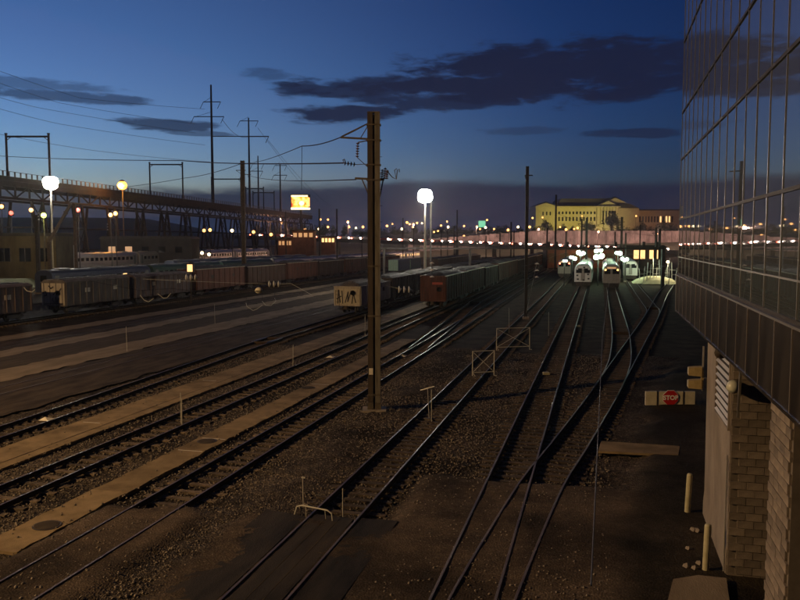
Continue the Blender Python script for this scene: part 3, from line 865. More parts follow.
arm = MB(); arm.bar((-.3, 0, zpx(140.5)), (xpx(342), 0, zpx(139)), .07, .09); arm.build('upper_arm', M['mast_dark'], mast)
arm = MB(); arm.bar((-.3, 0, zpx(125.5)), (xpx(343), 0, zpx(138)), .05, .05); arm.build('tie_rod', M['mast_dark'], mast)
arm = MB(); arm.bar((-.3, .05, zpx(128)), (xpx(362), .05, zpx(139)), .04, .04); arm.build('strut', M['mast_dark'], mast)
b = MB(); b.bar((-.3, 0, zpx(142)), (xpx(359), 0, zpx(144)), .05, .05); b.build('drop_arm', M['mast_dark'], mast)
b = MB(); insul(b, (xpx(359), 0, zpx(144)), (xpx(358.3), 0, zpx(159)), 6, .10); b.build('insulator', M['insul_brown'], mast)
b = MB(); b.bar((xpx(358.3), 0, zpx(158.6)), (-.3, 0, zpx(168)), .035, .035); b.build('stay', M['mast_dark'], mast)
b = MB(); insul(b, (xpx(345), 0, zpx(164)), (xpx(357), 0, zpx(165.5)), 4, .13); b.build('insulator', M['insul_brown'], mast)
b = MB(); b.bar((xpx(357), 0, zpx(165.5)), (-.25, 0, zpx(165)), .03, .03); b.build('clevis', M['mast_dark'], mast)
b = MB(); b.tube([(xpx(345), 0, zpx(164)), (xpx(344.2), 0, zpx(161)), (xpx(345.5), 0, zpx(160.2)), (xpx(346.4), 0, zpx(162.5))], .03, 6); b.build('horn', M['mast_dark'], mast)
b = MB(); b.bar((xpx(356), 0, zpx(179)), (xpx(385), 0, zpx(180.5)), .08, .1); b.build('lower_arm', M['mast_dark'], mast)
b = MB(); b.bar((xpx(363), 0, zpx(180)), (-.22, 0, zpx(197)), .06, .06); b.build('brace', M['mast_dark'], mast)
b = MB(); b.bar((xpx(384), 0, zpx(180.5)), (.3, 0, zpx(197)), .06, .06); b.build('brace', M['mast_dark'], mast)
for k, (xx, yt) in enumerate(((382.4, 170), (385.2, 168.5), (387.3, 171))):
    b = MB(); insul(b, (xpx(xx), .1 - .1 * k, zpx(180)), (xpx(xx + 1), .1 - .1 * k, zpx(yt)), 5, .10); b.build('insulator', [M['porcelain'], M['insul_brown'], M['insul_brown']][k], mast)
b = MB(); b.tube([(xpx(388), 0, zpx(172)), (xpx(393), 0, zpx(178)), (xpx(397), 0, zpx(180)), (xpx(398), 0, zpx(171)), (xpx(400), 0, zpx(170)), (xpx(400), 0, zpx(173))], .025, 5); b.tube([(xpx(397), 0, zpx(180)), (xpx(395.2), 0, zpx(171)), (xpx(397.5), 0, zpx(169.5))], .025, 5); b.build('arcing_horn', M['mast_dark'], mast)
for z in (zpx(127), zpx(142), zpx(166), zpx(181)):
    b = MB(); b.box((0, 0, z), (.72, .5, .06)); b.build('clamp_band', M['mast_dark'], mast)

# ================================================================ small steel things on the tracks
def stake(px_, py_, h, label, top=None):
    p = gp(px_, py_)
    r = empty('marker_stake', (p.x, p.y, -.1), 0, label, 'marker', 'thin marker stakes')
    b = MB(); b.cyl((0, 0, 0), (random.uniform(-.03, .03), 0, h + .1), .018, .016, 6); b.build('rod', M['wire_pale'], r)
    b = MB(); b.cyl((0, 0, 0), (0, 0, .12), .05, .04, 6); b.build('socket', M['bogie'], r)
    if top:
        b = MB(); b.box((0, 0, h + .06), (top, .02, .05)); b.build('crossbar', M['wire_pale'], r)


stake(182, 427, 1.35, 'thin pale stake beside the sleepers of the walkway track')
stake(181, 424, 1.5, 'second thin stake just behind the one beside the sleepers')
stake(293, 368, 1.6, 'thin pale stake midway along the wide tan walkway')
stake(365, 336, 2.0, 'thin pale stake just left of the tall mast')
stake(127, 352, 2.0, 'thin stake on the pale pavement left of the yard')
stake(215, 324, 2.1, 'thin stake below the parked brown wagons')
stake(303.5, 508, 1.05, 'thin stake with a short crossbar by the low tube gate', .12)
stake(343, 518, .95, 'bare thin stake at the end of the crossing panels')
stake(431.5, 422, 1.55, 'tall thin stake beside the shiny rail right of the mast')
stake(548.5, 336, 2.2, 'thin stake between the two straight tracks')
stake(509, 333, 2.4, 'thin stake standing behind the crossed wire frame')

# T-handled switch stand
p = gp(431, 421)
r = empty('switch_stand', (p.x - .15, p.y + .3, -.05), R(-20), 'thin T handled switch stand beside the shiny rail', 'switch stand')
b = MB(); b.cyl((0, 0, 0), (-.10, 0, 1.55), .025, .02, 6); b.build('staff', M['galv'], r)
b = MB(); b.cyl((-.45, -.1, 1.45), (.22, .1, 1.68), .03, .03, 6); b.build('handle', M['galv'], r)
b = MB(); b.box((0, 0, .06), (.3, .3, .14)); b.build('base', M['bogie'], r)


def tube_frame(p0, p1, h, label, kick=.25):
    """tubular frame over the track with crossed wires"""
    p0, p1 = Vector((p0.x, p0.y, 0)), Vector((p1.x, p1.y, 0)); w = (p1 - p0).length
    r = empty('wire_frame', (p0 + p1) / 2, math.atan2(p1.y - p0.y, p1.x - p0.x), label, 'frame', 'tubular frames on the near track')
    for sx in (-1, 1):
        b = MB(); b.cyl((sx * w / 2, 0, -.05), (sx * w / 2, 0, h), .032, .032, 6); b.build('upright', M['wire_pale'], r)
        b = MB(); b.tube([(sx * w / 2, 0, .22), (sx * (w / 2 - .1), -kick, .02), (sx * (w / 2 + .08), -kick * 1.3, .0)], .02, 5); b.build('foot', M['wire_pale'], r)
    for z in (h - .02, .22):
        b = MB(); b.cyl((-w / 2, 0, z), (w / 2, 0, z), .028, .028, 6); b.build('rail_bar', M['wire_pale'], r)
    for sx in (-1, 1):
        b = MB(); b.cyl((-w / 2 * sx, 0, .22), (w / 2 * sx, 0, h - .05), .02, .02, 5); b.build('cross_wire', M['wire_pale'], r)
    return r


tube_frame(gp(472.5, 376), gp(494, 375), 1.62, 'square tubular frame with crossed wires closest to the switch stand')
tube_frame(gp(496.5, 350), gp(529.5, 349), 1.75, 'wider tubular frame with crossed wires further along the near track')
p0, p1 = gp(294, 519), gp(333, 526)
r = empty('tube_gate', ((p0.x + p1.x) / 2, (p0.y + p1.y) / 2, .1), math.atan2(p1.y - p0.y, p1.x - p0.x), 'low bent tube gate across the end of the crossing panels', 'gate')
w = (p1 - p0).length
b = MB(); b.tube([(-w / 2, 0, 0), (-w / 2 + .12, 0, .32), (-w / 2 + .3, 0, .38), (w / 2 - .2, 0, .36), (w / 2 - .04, 0, .28), (w / 2, 0, -.05)], .025, 7); b.build('hoop', M['wire_pale'], r)
for sx in (-.2, .3):
    b = MB(); b.cyl((sx * w, 0, .36), (sx * w, .05, -.05), .015, .015, 5); b.build('support', M['wire_pale'], r)
# yellow-white box on the sleepers of the straight track, spike box
for px_, py_, lb in ((546, 375, 'small pale yellow box lying between the rails of the straight track'), (578, 327, 'tiny pale box on the ballast between the two lit trains')):
    p = gp(px_, py_); b = MB(); b.prism([(-.22, 0), (.22, 0), (.18, .16), (-.18, .16)], -.13, .13); o = b.build('switch_heater_box', M['bollard'], loc=(p.x, p.y, .03)); o.rotation_euler = (0, 0, .4)
    tag(o, lb, 'box')
# pale sheet scrap and litter near the left track
for px_, py_, lb in ((45, 421, 'pale litter scrap beside the shiny left rail'), (330, 358, 'pale litter scrap on the walkway track'), (402, 357, 'white ground lamp beside the track right of the mast')):
    p = gp(px_, py_); b = MB(); b.add([(p.x - .3, p.y - .1, .03), (p.x + .3, p.y - .15, .05), (p.x + .35, p.y + .3, .08), (p.x - .2, p.y + .25, .02), (p.x, p.y, .2)], [(0, 1, 4), (1, 2, 4), (2, 3, 4), (3, 0, 4), (3, 2, 1, 0)])
    tag(b.build('litter', M['paint_white']), lb, 'litter')
# pale weeds by the mast foot
for i in range(7):
    p = gp(338 + i * 9 + random.uniform(-3, 3), random.uniform(406, 424)); r = empty('weed_tuft', (p.x, p.y, 0), random.uniform(0, 6), f'small dry weed tuft in the ballast by the mast foot, {nth(i)} from the left', 'weed', 'weeds by the mast')
    b = MB()
    for k in range(14):
        a = random.uniform(0, 6.28); h = random.uniform(.12, .3); l = random.uniform(.05, .16)
        d = Vector((math.cos(a), math.sin(a), 0)); q = Vector((-d.y, d.x, 0)) * .012
        b.add([q, -q, d * l + Vector((0, 0, h))], [(0, 1, 2)])
    b.build('blades', mat('dry_grass%d' % i, (.16, .12, .05), .9, 0, (.22, .17, .08), 4) if i == 0 else bpy.data.materials['dry_grass0'], r)

# ================================================================ freight wagons
def bogie_mesh():
    b = MB()
    for sy in (-.85, .85):
        for sx in (-1, 1): b.cyl((sx * .65, sy, .62), (sx * .80, sy, .62), .43, .43, 14)
        b.cyl((-.8, sy, .62), (.8, sy, .62), .08, .08, 8)
    for sx in (-1, 1):
        b.prism([(-1.2, .55), (-.5, .42), (.5, .42), (1.2, .55), (1.15, .78), (.4, .95), (-.4, .95), (-1.15, .78)], sx * .98 - .08, sx * .98 + .08, axis='X')
    b.box((0, 0, .75), (2.0, .4, .3))
    return b


_bg = bogie_mesh().build('bogie', M['bogie']); BOGIE = _bg.data; bpy.data.objects.remove(_bg)


def heap_mesh(L, W, h, seed, m, steps=(22, 7)):
    rr = random.Random(seed); b = MB(); nx, ny = steps[1], steps[0]
    humps = [(rr.uniform(-.35, .35) * L, rr.uniform(.7, 1.0)) for _ in range(4)]
    for j in range(ny + 1):
        for i in range(nx + 1):
            u = i / nx * 2 - 1; y = (j / ny - .5) * L
            e = max(0, 1 - u * u) ** .7 * min(1, (L / 2 - abs(y)) / 1.2) ** .7 if abs(y) < L / 2 else 0
            hh = .55 + .45 * max(k * math.exp(-((y - c) / 2.0) ** 2) for c, k in humps)
            b.v.append((u * W / 2, y, h * e * hh + rr.uniform(-.05, .05) - .05))
    for j in range(ny):
        for i in range(nx):
            a = j * (nx + 1) + i; b.f.append((a, a + 1, a + nx + 2, a + nx + 1))
    b.mi = [0] * len(b.f); return b


def wagon(L, H, m, load='coal', rim='wagon_rim', ribs=9, seed=1, cover=False, end_panel=False):
    """open hopper wagon, origin at the near end on the rail head, body along +Y"""
    W = 3.1; fl = 1.15
    root = empty('hopper_wagon')
    b = MB(); t = .06
    b.box((-W / 2 + t / 2, L / 2, (fl + H) / 2), (t, L, H - fl)); b.box((W / 2 - t / 2, L / 2, (fl + H) / 2), (t, L, H - fl))
    b.box((0, t / 2, (fl + H) / 2), (W - 2 * t - .002, t, H - fl)); b.box((0, L - t / 2, (fl + H) / 2), (W - 2 * t - .002, t, H - fl))
    b.box((0, L / 2, fl + .03), (W - .02, L - .02, .2))
    b.build('body', m, root)
    rb = MB().box((0, 0, 0), (.09, .12, H - fl - .08)); o = rb.build('rib', m); rm = o.data; bpy.data.objects.remove(o)
    for k in range(ribs):
        y = .2 + (L - .4) * k / (ribs - 1)
        for sx in (-1, 1): inst('rib', rm, root, (sx * (W / 2 + .04), y, (fl + H) / 2))
    for k in range(4): inst('rib', rm, root, (-W / 2 + .35 + k * (W - .7) / 3, -.04, (fl + H) / 2), (0, 0, math.pi / 2))
    for sx in (-1, 1):
        b = MB(); b.box((sx * (W / 2 + .01), L / 2, H + .04), (.16, L + .04, .10)); b.build('top_rail', M[rim], root)
    for yy in (.02, L - .02):
        b = MB(); b.box((0, yy, H + .04), (W - .16, .14, .09)); b.build('end_rail', M[rim] if cover else m, root)
    b = MB(); b.box((0, L / 2, .98), (.5, L - .6, .3)); b.build('sill', M['bogie'], root)
    for k in range(3):
        y = L * (.30 + .2 * k); b = MB(); b.prism([(-1.1, fl), (1.1, fl), (.5, .45), (-.5, .45)], y - .7, y + .7); b.build('hopper_chute', m, root)
    for y in (2.0, L - 2.0): inst('bogie', BOGIE, root, (0, y, 0))
    for y, d in ((0, -1), (L, 1)):
        b = MB(); b.box((0, y + d * .3, .95), (.28, .6, .28)); b.box((0, y + d * .58, .95), (.36, .16, .4)); b.build('coupler', M['bogie'], root)
    b = MB()
    for z in range(6): b.box((-W / 2 + .42, -.12, .7 + z * .42), (.45, .03, .03))
    b.box((-W / 2 + .2, -.12, 1.75), (.03, .03, 2.3)); b.box((-W / 2 + .64, -.12, 1.75), (.03, .03, 2.3)); b.build('ladder', M['wagon_rim'] if cover else M['bogie'], root)
    b = MB(); b.lathe([(.28, 0), (.30, .03), (.28, .06), (.25, .03), (.28, 0)], (.75, -.2, 2.6), 12, M=Matrix.Rotation(R(90), 3, 'X')); b.box((.75, -.17, 2.6), (.5, .03, .04)); b.box((.75, -.15, 2.6), (.05, .1, .06)); b.build('brake_wheel', M['bogie'], root)
    for sy_ in (L * .28, L * .72):
        b = MB(); b.box((W / 2 + .012, sy_ + .5, (fl + H) / 2 + .3), (.02, .9, .5)); b.build('stencil_panel', M['paint_white'] if cover else M['bogie'], root)
    if load: heap_mesh(L - .15, W - .15, .95 if load == 'scrap' else .75, seed, None).build('load', M[load], root, loc=(0, L / 2, H - .12))
    if cover:
        b = MB(); b.prism([(-W / 2, H + .09), (W / 2, H + .09), (W / 2 - .35, H + .34), (-W / 2 + .35, H + .34)], .05, L - .05); b.build('roof', M[rim], root)
        b = MB(); b.box((0, L / 2, H + .39), (.8, L - 1, .08)); b.build('roof_walk', M['bogie'], root)
    return root


def put(src, x, y, label, group, used):
    o = src if not used.get(id(src)) else copy_tree(src)
    used[id(src)] = True
    o.location = (x, y, .18); tag(o, label, 'wagon', group); return o


used = {}
red = wagon(16.4, 4.15, M['red_wagon'], 'coal', 'wagon_rim', 10, 3)
brn = wagon(16.4, 4.0, M['brown_wagon'], 'coal', 'wagon_rim', 10, 5)
blk_ = wagon(13.5, 3.55, M['black_wagon'], 'coal', 'black_wagon', 9, 7)
wht = wagon(13.0, 3.25, M['white_wagon'], 'scrap', 'white_wagon', 7, 9)
gry = wagon(12.4, 3.75, M['grey_wagon'], None, 'grey_wagon', 11, 11, cover=True)
mau = wagon(14.4, 3.7, M['mauve_wagon'], None, 'mauve_wagon', 13, 12, cover=True)
for k in range(12):
    put(red if k % 3 != 2 else brn, -19.72 - .2 * min(1, k), 93.0 + 17.6 * k, f'{["", "dark brown "][k % 3 == 2] or "red brown "}coal hopper, {ORD[k]} from the near end of the row with pale top rails', 'red brown hoppers on the middle track', used)
put(wht, -27.8, 84.0, 'chalky white gondola with graffiti and a heaped scrap load', 'wagons on the white gondola track', used)
for k in range(8):
    put(blk_, -27.9 - .03 * k, 98.2 + 14.7 * k, f'black coal hopper, {ORD[k]} behind the chalky white gondola', 'wagons on the white gondola track', used)
put(mau, -60.0, 55.8, 'grey hopper cut by the left edge of the picture with a pale roof', 'hoppers parked on the left track', used)
put(gry, -60.0, 75.5, 'grey covered hopper whose white end carries black graffiti', 'hoppers parked on the left track', used)
m2 = put(mau, -60.0, 89.1, 'dull mauve covered hopper coupled behind the graffiti hopper', 'hoppers parked on the left track', used)
for k in range(7):
    put(brn if k % 2 else red, -60.0, 105.0 + 17.6 * k, f'{"dark" if k % 2 else "rusty red"} brown hopper, {ORD[k]} behind the mauve covered hopper', 'hoppers parked on the left track', used)
for k in range(4):
    put(brn, -40.0, 187 + 17.6 * k, f'dark brown hopper, {ORD[k]} of the short row behind the coal heaps', 'hoppers behind the coal heaps', used)


def graffiti(root, strokes, m, y=-.10):
    for st in strokes:
        b = MB()
        for (a, c) in zip(st[:-1], st[1:]): b.bar((a[0], y, a[1]), (c[0], y, c[1]), .14, .012) if False else b.box(((a[0] + c[0]) / 2, y, (a[1] + c[1]) / 2), (math.dist(a, c) + .08, .012, .12), M=Matrix.Rotation(-math.atan2(c[1] - a[1], c[0] - a[0]), 3, 'Y'))
        b.build('graffiti', m, root)


wp = MB(); wp.box((0, -.055, 2.45), (3.0, .03, 2.5)); wp.build('white_end', M['white_wagon'], gry)
graffiti(gry, [[(-1.3, 2.6), (-.9, 2.75), (-.8, 2.3), (-1.2, 2.25)], [(-.5, 3.4), (-.2, 3.1), (.1, 3.3)], [(.1, 2.4), (.5, 2.85), (.9, 2.6), (.6, 2.4)], [(-.1, 1.5), (0, 2.0), (.15, 1.55)], [(.3, 1.4), (.4, 2.1), (.6, 1.5), (.75, 2.0)], [(.85, 2.75), (1.1, 3.1)], [(-1.0, 1.35), (1.3, 1.4)], [(.9, .9), (.9, 1.3), (1.3, 1.3)]], M['graffiti'], -.16)
graffiti(wht, [[(-1.1, 1.4), (-1.0, 2.9), (-.8, 1.5)], [(-.5, 1.4), (-.6, 2.8)], [(-.2, 1.5), (.15, 2.7), (.1, 1.6), (.5, 2.8)], [(.6, 1.4), (.75, 2.6), (1.05, 1.5)], [(-1.2, 1.9), (-.7, 2.2)]], M['graffiti'], -.10)
wpb = MB(); wpb.box((0, -.045, 2.15), (2.9, .02, 1.8)); wpb.build('pale_end', mat('pale_yellowed', (.42, .37, .26), .8, 0, (.55, .5, .38), 2), wht)
b = MB(); b.box((.55, -.11, 3.3), (1.3, .02, .28)); b.build('orange_stripe', M['graffiti_red'], red)

# containers on a flat car
for k in range(2):
    r = empty('shipping_container', (-49, 184 + 13 * k, 1.1), 0, ['blue shipping container whose pale green end faces the camera', 'blue shipping container behind the one with the pale green end'][k], 'container', 'containers on the flat wagon')
    b = MB(); b.box((0, 6.1, 1.6), (2.5, 12.1, 2.7)); b.build('body', M['container_blue'], r)
    rb = MB().box((0, 0, 0), (.05, .3, 2.5)).build('corrugation', M['container_blue']); rm = rb.data; bpy.data.objects.remove(rb)
    for q in range(18): inst('corrugation', rm, r, (1.27, .5 + q * .65, 1.6))
    for sx in (-.62, .62):
        b = MB(); b.box((sx, -.03, 1.6), (1.2, .06, 2.6)); b.build('door', M['container_green'], r)
    for sx in (-.9, -.3, .3, .9):
        b = MB(); b.cyl((sx, -.1, .3), (sx, -.1, 2.9), .03, .03, 6); b.build('lock_rod', M['galv'], r)
    b = MB(); b.box((0, 6, 2.98), (2.52, 12.1, .06)); b.build('top', M['coach_roof'], r)
fw_ = empty('flat_wagon', (-49, 183, 0), 0, 'low flat wagon under the two blue containers', 'wagon')
b = MB(); b.box((0, 13.5, .95), (2.7, 27, .3)); b.build('deck', M['bogie'], fw_)
for y in (2, 12, 15, 25): inst('bogie', BOGIE, fw_, (0, y, 0), scale=(1, 1, .9))

# ================================================================ passenger coaches
def coach(m, lit, L=25.6, seed=0, roofm='coach_roof', both=True):
    rr = random.Random(seed); root = empty('passenger_coach'); W = 3.0
    prof = [(-W / 2, 1.0), (W / 2, 1.0), (W / 2, 3.35), (W / 2 - .12, 3.75), (W / 2 - .5, 4.05), (.5, 4.2), (-.5, 4.2), (-W / 2 + .5, 4.05), (-W / 2 + .12, 3.75), (-W / 2, 3.35)]
    b = MB(); b.prism(prof, .15, L - .15); b.build('body', m, root)
    b = MB(); b.prism([(-W / 2 + .4, 4.1), (W / 2 - .4, 4.1), (.6, 4.27), (-.6, 4.27)], .3, L - .3); b.build('roof', M[roofm], root)
    for y in (3.2, L - 3.2): inst('bogie', BOGIE, root, (0, y, 0))
    b = MB(); b.box((0, L / 2, .75), (1.8, 9, .6)); b.build('underframe_box', M['bogie'], root)
    wm = {}
    for key in ('dark_pane', 'lit_pane', 'lit_pane_dim'):
        o = MB().box((0, 0, 0), (.03, 1.05, .75)).build('window', M[key]); wm[key] = o.data; bpy.data.objects.remove(o)
    for k in range(13):
        y = 2.6 + k * (L - 5.2) / 12
        for sx in ((-1, 1) if both else (1,)):
            key = 'dark_pane'
            if lit and rr.random() < lit: key = 'lit_pane' if rr.random() < .75 else 'lit_pane_dim'
            inst('window', wm[key], root, (sx * (W / 2 + .005), y, 2.75))
    for sx in (-1, 1):
        for y in (1.2, L - 1.2):
            b = MB(); b.box((sx * (W / 2 + .004), y, 2.35), (.025, .9, 2.2)); b.build('door', M['coach_roof'], root)
    b = MB(); b.box((0, .12, 2.4), (1.0, .08, 2.2)); b.build('end_door', M['dark_pane'], root)
    for k in range(3):
        b = MB(); b.box((0, 4 + k * (L - 8) / 2, 4.32), (1.3, 2.2, .22)); b.build('roof_vent', M[roofm], root)
    for sx in (-1, 1):
        b = MB(); b.box((sx * (W / 2 + .006), L / 2, 1.75), (.02, L - .5, .12)); b.build('stripe', M['galv'], root)
    return root


def putc(src, x, y, z, label, group, rz=0):
    o = src if not used.get(id(src)) else copy_tree(src)
    used[id(src)] = True; o.location = (x, y, z); o.rotation_euler = (0, 0, rz); tag(o, label, 'train coach', group); return o


c_green = coach(M['coach_green'], 0.0, seed=1)
c_blue = coach(M['coach_blue'], 0.12, seed=2)
c_sil = coach(M['silver'], .8, seed=3)
c_silb = coach(M['silver'], .0, seed=4, roofm='silver')
g1 = 'dark coaches parked behind the hoppers'
putc(c_blue, -78, 96, .18, 'dark blue coach nearest the left edge behind the grey hoppers', g1)
putc(c_green, -78, 122.4, .18, 'dark green coach parked behind the mauve hopper', g1)
putc(c_green, -78, 148.8, .18, 'dark green coach coupled just before the lit silver coaches', g1)
for k in range(6): putc(c_sil, -78, 175.5 + 26.4 * k, .18, f'silver coach with lit windows, {ORD[k]} in line after the dark green coaches', 'silver coaches with lit windows')
for k in range(3): putc(c_blue, -90, 150 + 26.4 * k, .18, f'dark blue coach, {ORD[k]} in the row beyond the green coaches', 'dark blue coaches')
emb = MB(); emb.prism([(-126, -.2), (-104, -.2), (-106.5, 1.5), (-123, 1.5)], 90, 330)
tag(emb.build('embankment', M['hill']), 'low dark embankment carrying the silver train', kind='structure')
track([(-115, 92), (-113, 328)], 'raised track carrying the bare silver train', m='rail_rust', z0=1.51)
for k in range(4): putc(c_silb, -114.6 + .22 * k, 148 + 26.4 * k, 1.68, f'bare stainless coach, {ORD[k]} from the left in the train before the viaduct', 'stainless train before the viaduct', R(-.5))


# ================================================================ trains under the green lights
def locomotive(m, marks=False, lights='headlight'):
    root = empty('train_unit'); W = 3.1; L = 22
    prof = [(-W / 2, 1.0), (W / 2, 1.0), (W / 2, 3.3), (W / 2 - .25, 3.9), (W / 2 - .7, 4.25), (-W / 2 + .7, 4.25), (-W / 2 + .25, 3.9), (-W / 2, 3.3)]
    b = MB(); n = len(prof)
    vs = [(x * .93, .0, 1.0 + (z - 1.0) * .94) for x, z in prof] + [(x, .55, z) for x, z in prof] + [(x, L, z) for x, z in prof]
    fs = [tuple(range(n - 1, -1, -1)), tuple(range(2 * n, 3 * n))]
    for k in range(2):
        for i in range(n): fs.append((k * n + i, k * n + (i + 1) % n, (k + 1) * n + (i + 1) % n, (k + 1) * n + i))
    b.add(vs, fs); b.build('body', m, root)
    for x in (-.72, .72):
        b = MB(); b.box((x, -.01, 3.05), (1.05, .06, .85)); w_ = b.build('cab_window', M['dark_pane'], root)
    b = MB(); b.box((0, -.01, 2.3), (.75, .05, 2.1)); b.build('cab_door', M['loco_grey'], root)
    for x in (-1.05, 1.05):
        b = MB(); b.sphere((x, -.06, 2.15 if lights == 'headlight' else 3.35), .17, 8, 6); b.build('headlight', M[lights], root)
    b = MB(); b.box((0, -.03, 3.72), (1.5, .05, .28)); b.build('sign_box', M['sign_white'] if lights == 'sign_white' else M['lit_pane_dim'], root)
    b = MB(); b.prism([(-1.35, 1.02), (1.35, 1.02), (1.2, .25), (-1.2, .25)], -.12, .5); b.build('pilot', M['bogie'], root)
    b = MB(); b.box((0, -.35, .9), (.35, .7, .3)); b.build('coupler', M['bogie'], root)
    for y in (3, L - 3): inst('bogie', BOGIE, root, (0, y, 0))
    b = MB(); b.tube([(-.7, 5, 4.3), (-.7, 6, 5.0), (-.7, 4.6, 5.6), (.7, 4.6, 5.6), (.7, 6, 5.0), (.7, 5, 4.3)], .04, 5); b.build('pantograph', M['bogie'], root)
    for k in range(6):
        for sx in (-1, 1):
            b = MB(); b.box((sx * (W / 2 + .005), 4 + k * 2.6, 2.8), (.03, 1.3, .8)); b.build('window', M['dark_pane'], root)
    return root


LG = 'trains facing the camera under the green lights'
t1 = locomotive(M['loco_white'], lights='sign_white'); t1.location = (-3.0, 146, .18); tag(t1, 'white faced train with dark cab windows brightly lit from the right', 'train', LG)
b = MB()
for (x, z) in ((-1.0, 2.2), (-.9, 1.5), (.1, 1.35), (.9, 2.4), (1.0, 1.6), (.2, 3.65)): b.box((x, -.05, z), (.35, .03, .28))
tag(b.build('marking', M['graffiti'], t1), kind='stuff')
t2 = locomotive(M['loco_grey'], lights='amber'); t2.location = (2.0, 143, .18); tag(t2, 'grey train with two amber lamps right of the white one', 'train', LG)
t3 = locomotive(M['loco_white'], lights='sign_white'); t3.location = (6.4, 176, .18); tag(t3, 'pale rounded train half hidden behind the grey train', 'train', LG)
t4 = locomotive(M['loco_grey'], lights='taillight'); t4.location = (-7.9, 182, .18); tag(t4, 'dark train showing two red lamps left of the white train', 'train', LG)
for k, (x, y) in enumerate(((-3.0, 168.6), (2.0, 165.6), (6.4, 198.6), (-7.9, 204.6))):
    putc(c_silb, x, y, .18, f'stainless coach coupled behind the {["white faced", "grey amber lamped", "pale rounded", "red lamped"][k]} train', 'coaches behind the facing trains')

# ================================================================ steel viaduct on the left
CX = lambda X, D, z=0.0: Vector((_rt.x * X - math.sin(YAW) * D, _rt.y * X + math.cos(YAW) * D, z))   # level axes: right of view, along view
VA = CX(-88.7 + .1375 * -95, 230 - .99 * 95); VB = CX(-88.7 + .1375 * 235, 230 + .99 * 235)
VL = (VB - VA).length; VZ = 23.6
vdir = (VB - VA).normalized()
via = empty('viaduct', VA, -math.atan2(vdir.x, vdir.y), 'long dark steel railway viaduct on trestle towers behind the yard', 'viaduct')
b = MB(); b.box((0, VL / 2, VZ - .5), (9.5, VL, 1.0)); b.build('deck', M['viaduct'], via)
for sx in (-1, 1):
    b = MB(); b.box((sx * 4.3, VL / 2, VZ - 1.6), (.5, VL, 1.3)); b.build('top_girder', M['viaduct'], via)
    b = MB(); b.box((sx * 4.3, VL / 2, VZ - 5.0), (.5, VL, .6)); b.build('bottom_chord', M['viaduct'], via)
vpost = MB().box((0, 0, 0), (.35, .35, 3.1)).build('truss_post', M['viaduct']); vpm = vpost.data; bpy.data.objects.remove(vpost)
SPB = 5.5; nb = int(VL / SPB)
dg = MB(); dg.bar((0, 0, -1.45), (0, SPB, 1.45), .25, .3); o = dg.build('truss_diagonal', M['viaduct']); dgm = o.data; bpy.data.objects.remove(o)
for k in range(nb):
    inst('truss_post', vpm, via, (4.3, k * SPB + .3, VZ - 3.5)); inst('truss_diagonal', dgm, via, (4.3, k * SPB + (.3 if k % 2 else SPB + .3), VZ - 3.45), (0, 0, 0 if k % 2 else math.pi))
lg = MB(); lg.bar((0, 0, 0), (2.2, 0, VZ - 5.2), .5, .6); o = lg.build('tower_leg', M['viaduct']); lgm = o.data; bpy.data.objects.remove(o)
for k in range(0, int(VL / 18) + 1):
    for dy in (0, 4.5):
        for sx in (-1, 1):
            inst('tower_leg', lgm, via, (sx * 6.5, k * 18 + 2 + dy, 0), (0, 0, 0 if sx < 0 else math.pi))
        for z, hw in ((6, 5.9), (12, 5.25)):
            b = MB(); b.box((0, k * 18 + 2 + dy, z), (hw * 2, .3, .35)); b.build('tower_strut', M['viaduct'], via)
    for z0, z1, in ((.5, 6), (6, 12), (12, VZ - 5.3)):
        b = MB(); b.bar((6.4 - z0 * .12, k * 18 + 2, z0), (6.4 - z1 * .12, k * 18 + 6.5, z1), .18, .18); b.bar((6.4 - z0 * .12, k * 18 + 6.5, z0), (6.4 - z1 * .12, k * 18 + 2, z1), .18, .18)
        b.build('tower_brace', M['viaduct'], via)
rp = MB().box((0, 0, 0), (.12, .5, 1.1)).build('railing_post', M['viaduct_rail']); rpm = rp.data; bpy.data.objects.remove(rp)
for k in range(int(VL / 2.2)): inst('railing_post', rpm, via, (4.65, 1 + k * 2.2, VZ + .55))
b = MB(); b.box((4.65, VL / 2, VZ + 1.15), (.14, VL, .1)); b.build('handrail', M['viaduct_rail'], via)


def on_via(px_):
    """distance along the viaduct seen at column px_ and its view depth"""
    k = (px_ - 400) / F
    t = (-88.7 - k * 230) / (k * .99 - .1375)
    return t + 95, 230 + .99 * t


def gantry(x0, x1, ytop, label):
    s0, D0 = on_via((x0 + x1) / 2)
    p = VA + vdir * s0
    ztop = EYE + (241 - ytop) * D0 / F
    w = (x1 - x0) * D0 / F
    r = empty('catenary_gantry', (p.x, p.y, VZ), YAW, label, 'gantry', 'portal gantries on the viaduct')
    h = ztop - VZ
    for sx in (-1, 1):
        b = MB(); b.box((sx * w / 2, 0, h / 2), (.42, .42, h)); b.box((sx * w / 2, 0, h + .15), (.55, .55, .3)); b.build('post', M['black_steel'], r)
        b = MB(); b.bar((sx * w / 2, 0, h - 1.6), (sx * (w / 2 - 1.4), 0, h - .5), .15, .15); b.build('knee_brace', M['black_steel'], r)
    b = MB(); b.box((0, 0, h - .55), (w, .3, .45)); b.build('beam', M['black_steel'], r)
    return r


gantry(11, 53, 136, 'large portal gantry on the viaduct above the white floodlight')
gantry(152, 184.5, 164, 'portal gantry on the viaduct right of the orange lamp')
gantry(213, 242, 178.5, 'portal gantry on the viaduct between the two tall pylons')
gantry(247, 264.5, 188, 'small portal gantry on the viaduct right of the tall pylons')
gantry(254, 275, 192, 'farthest small portal gantry near the end of the viaduct')


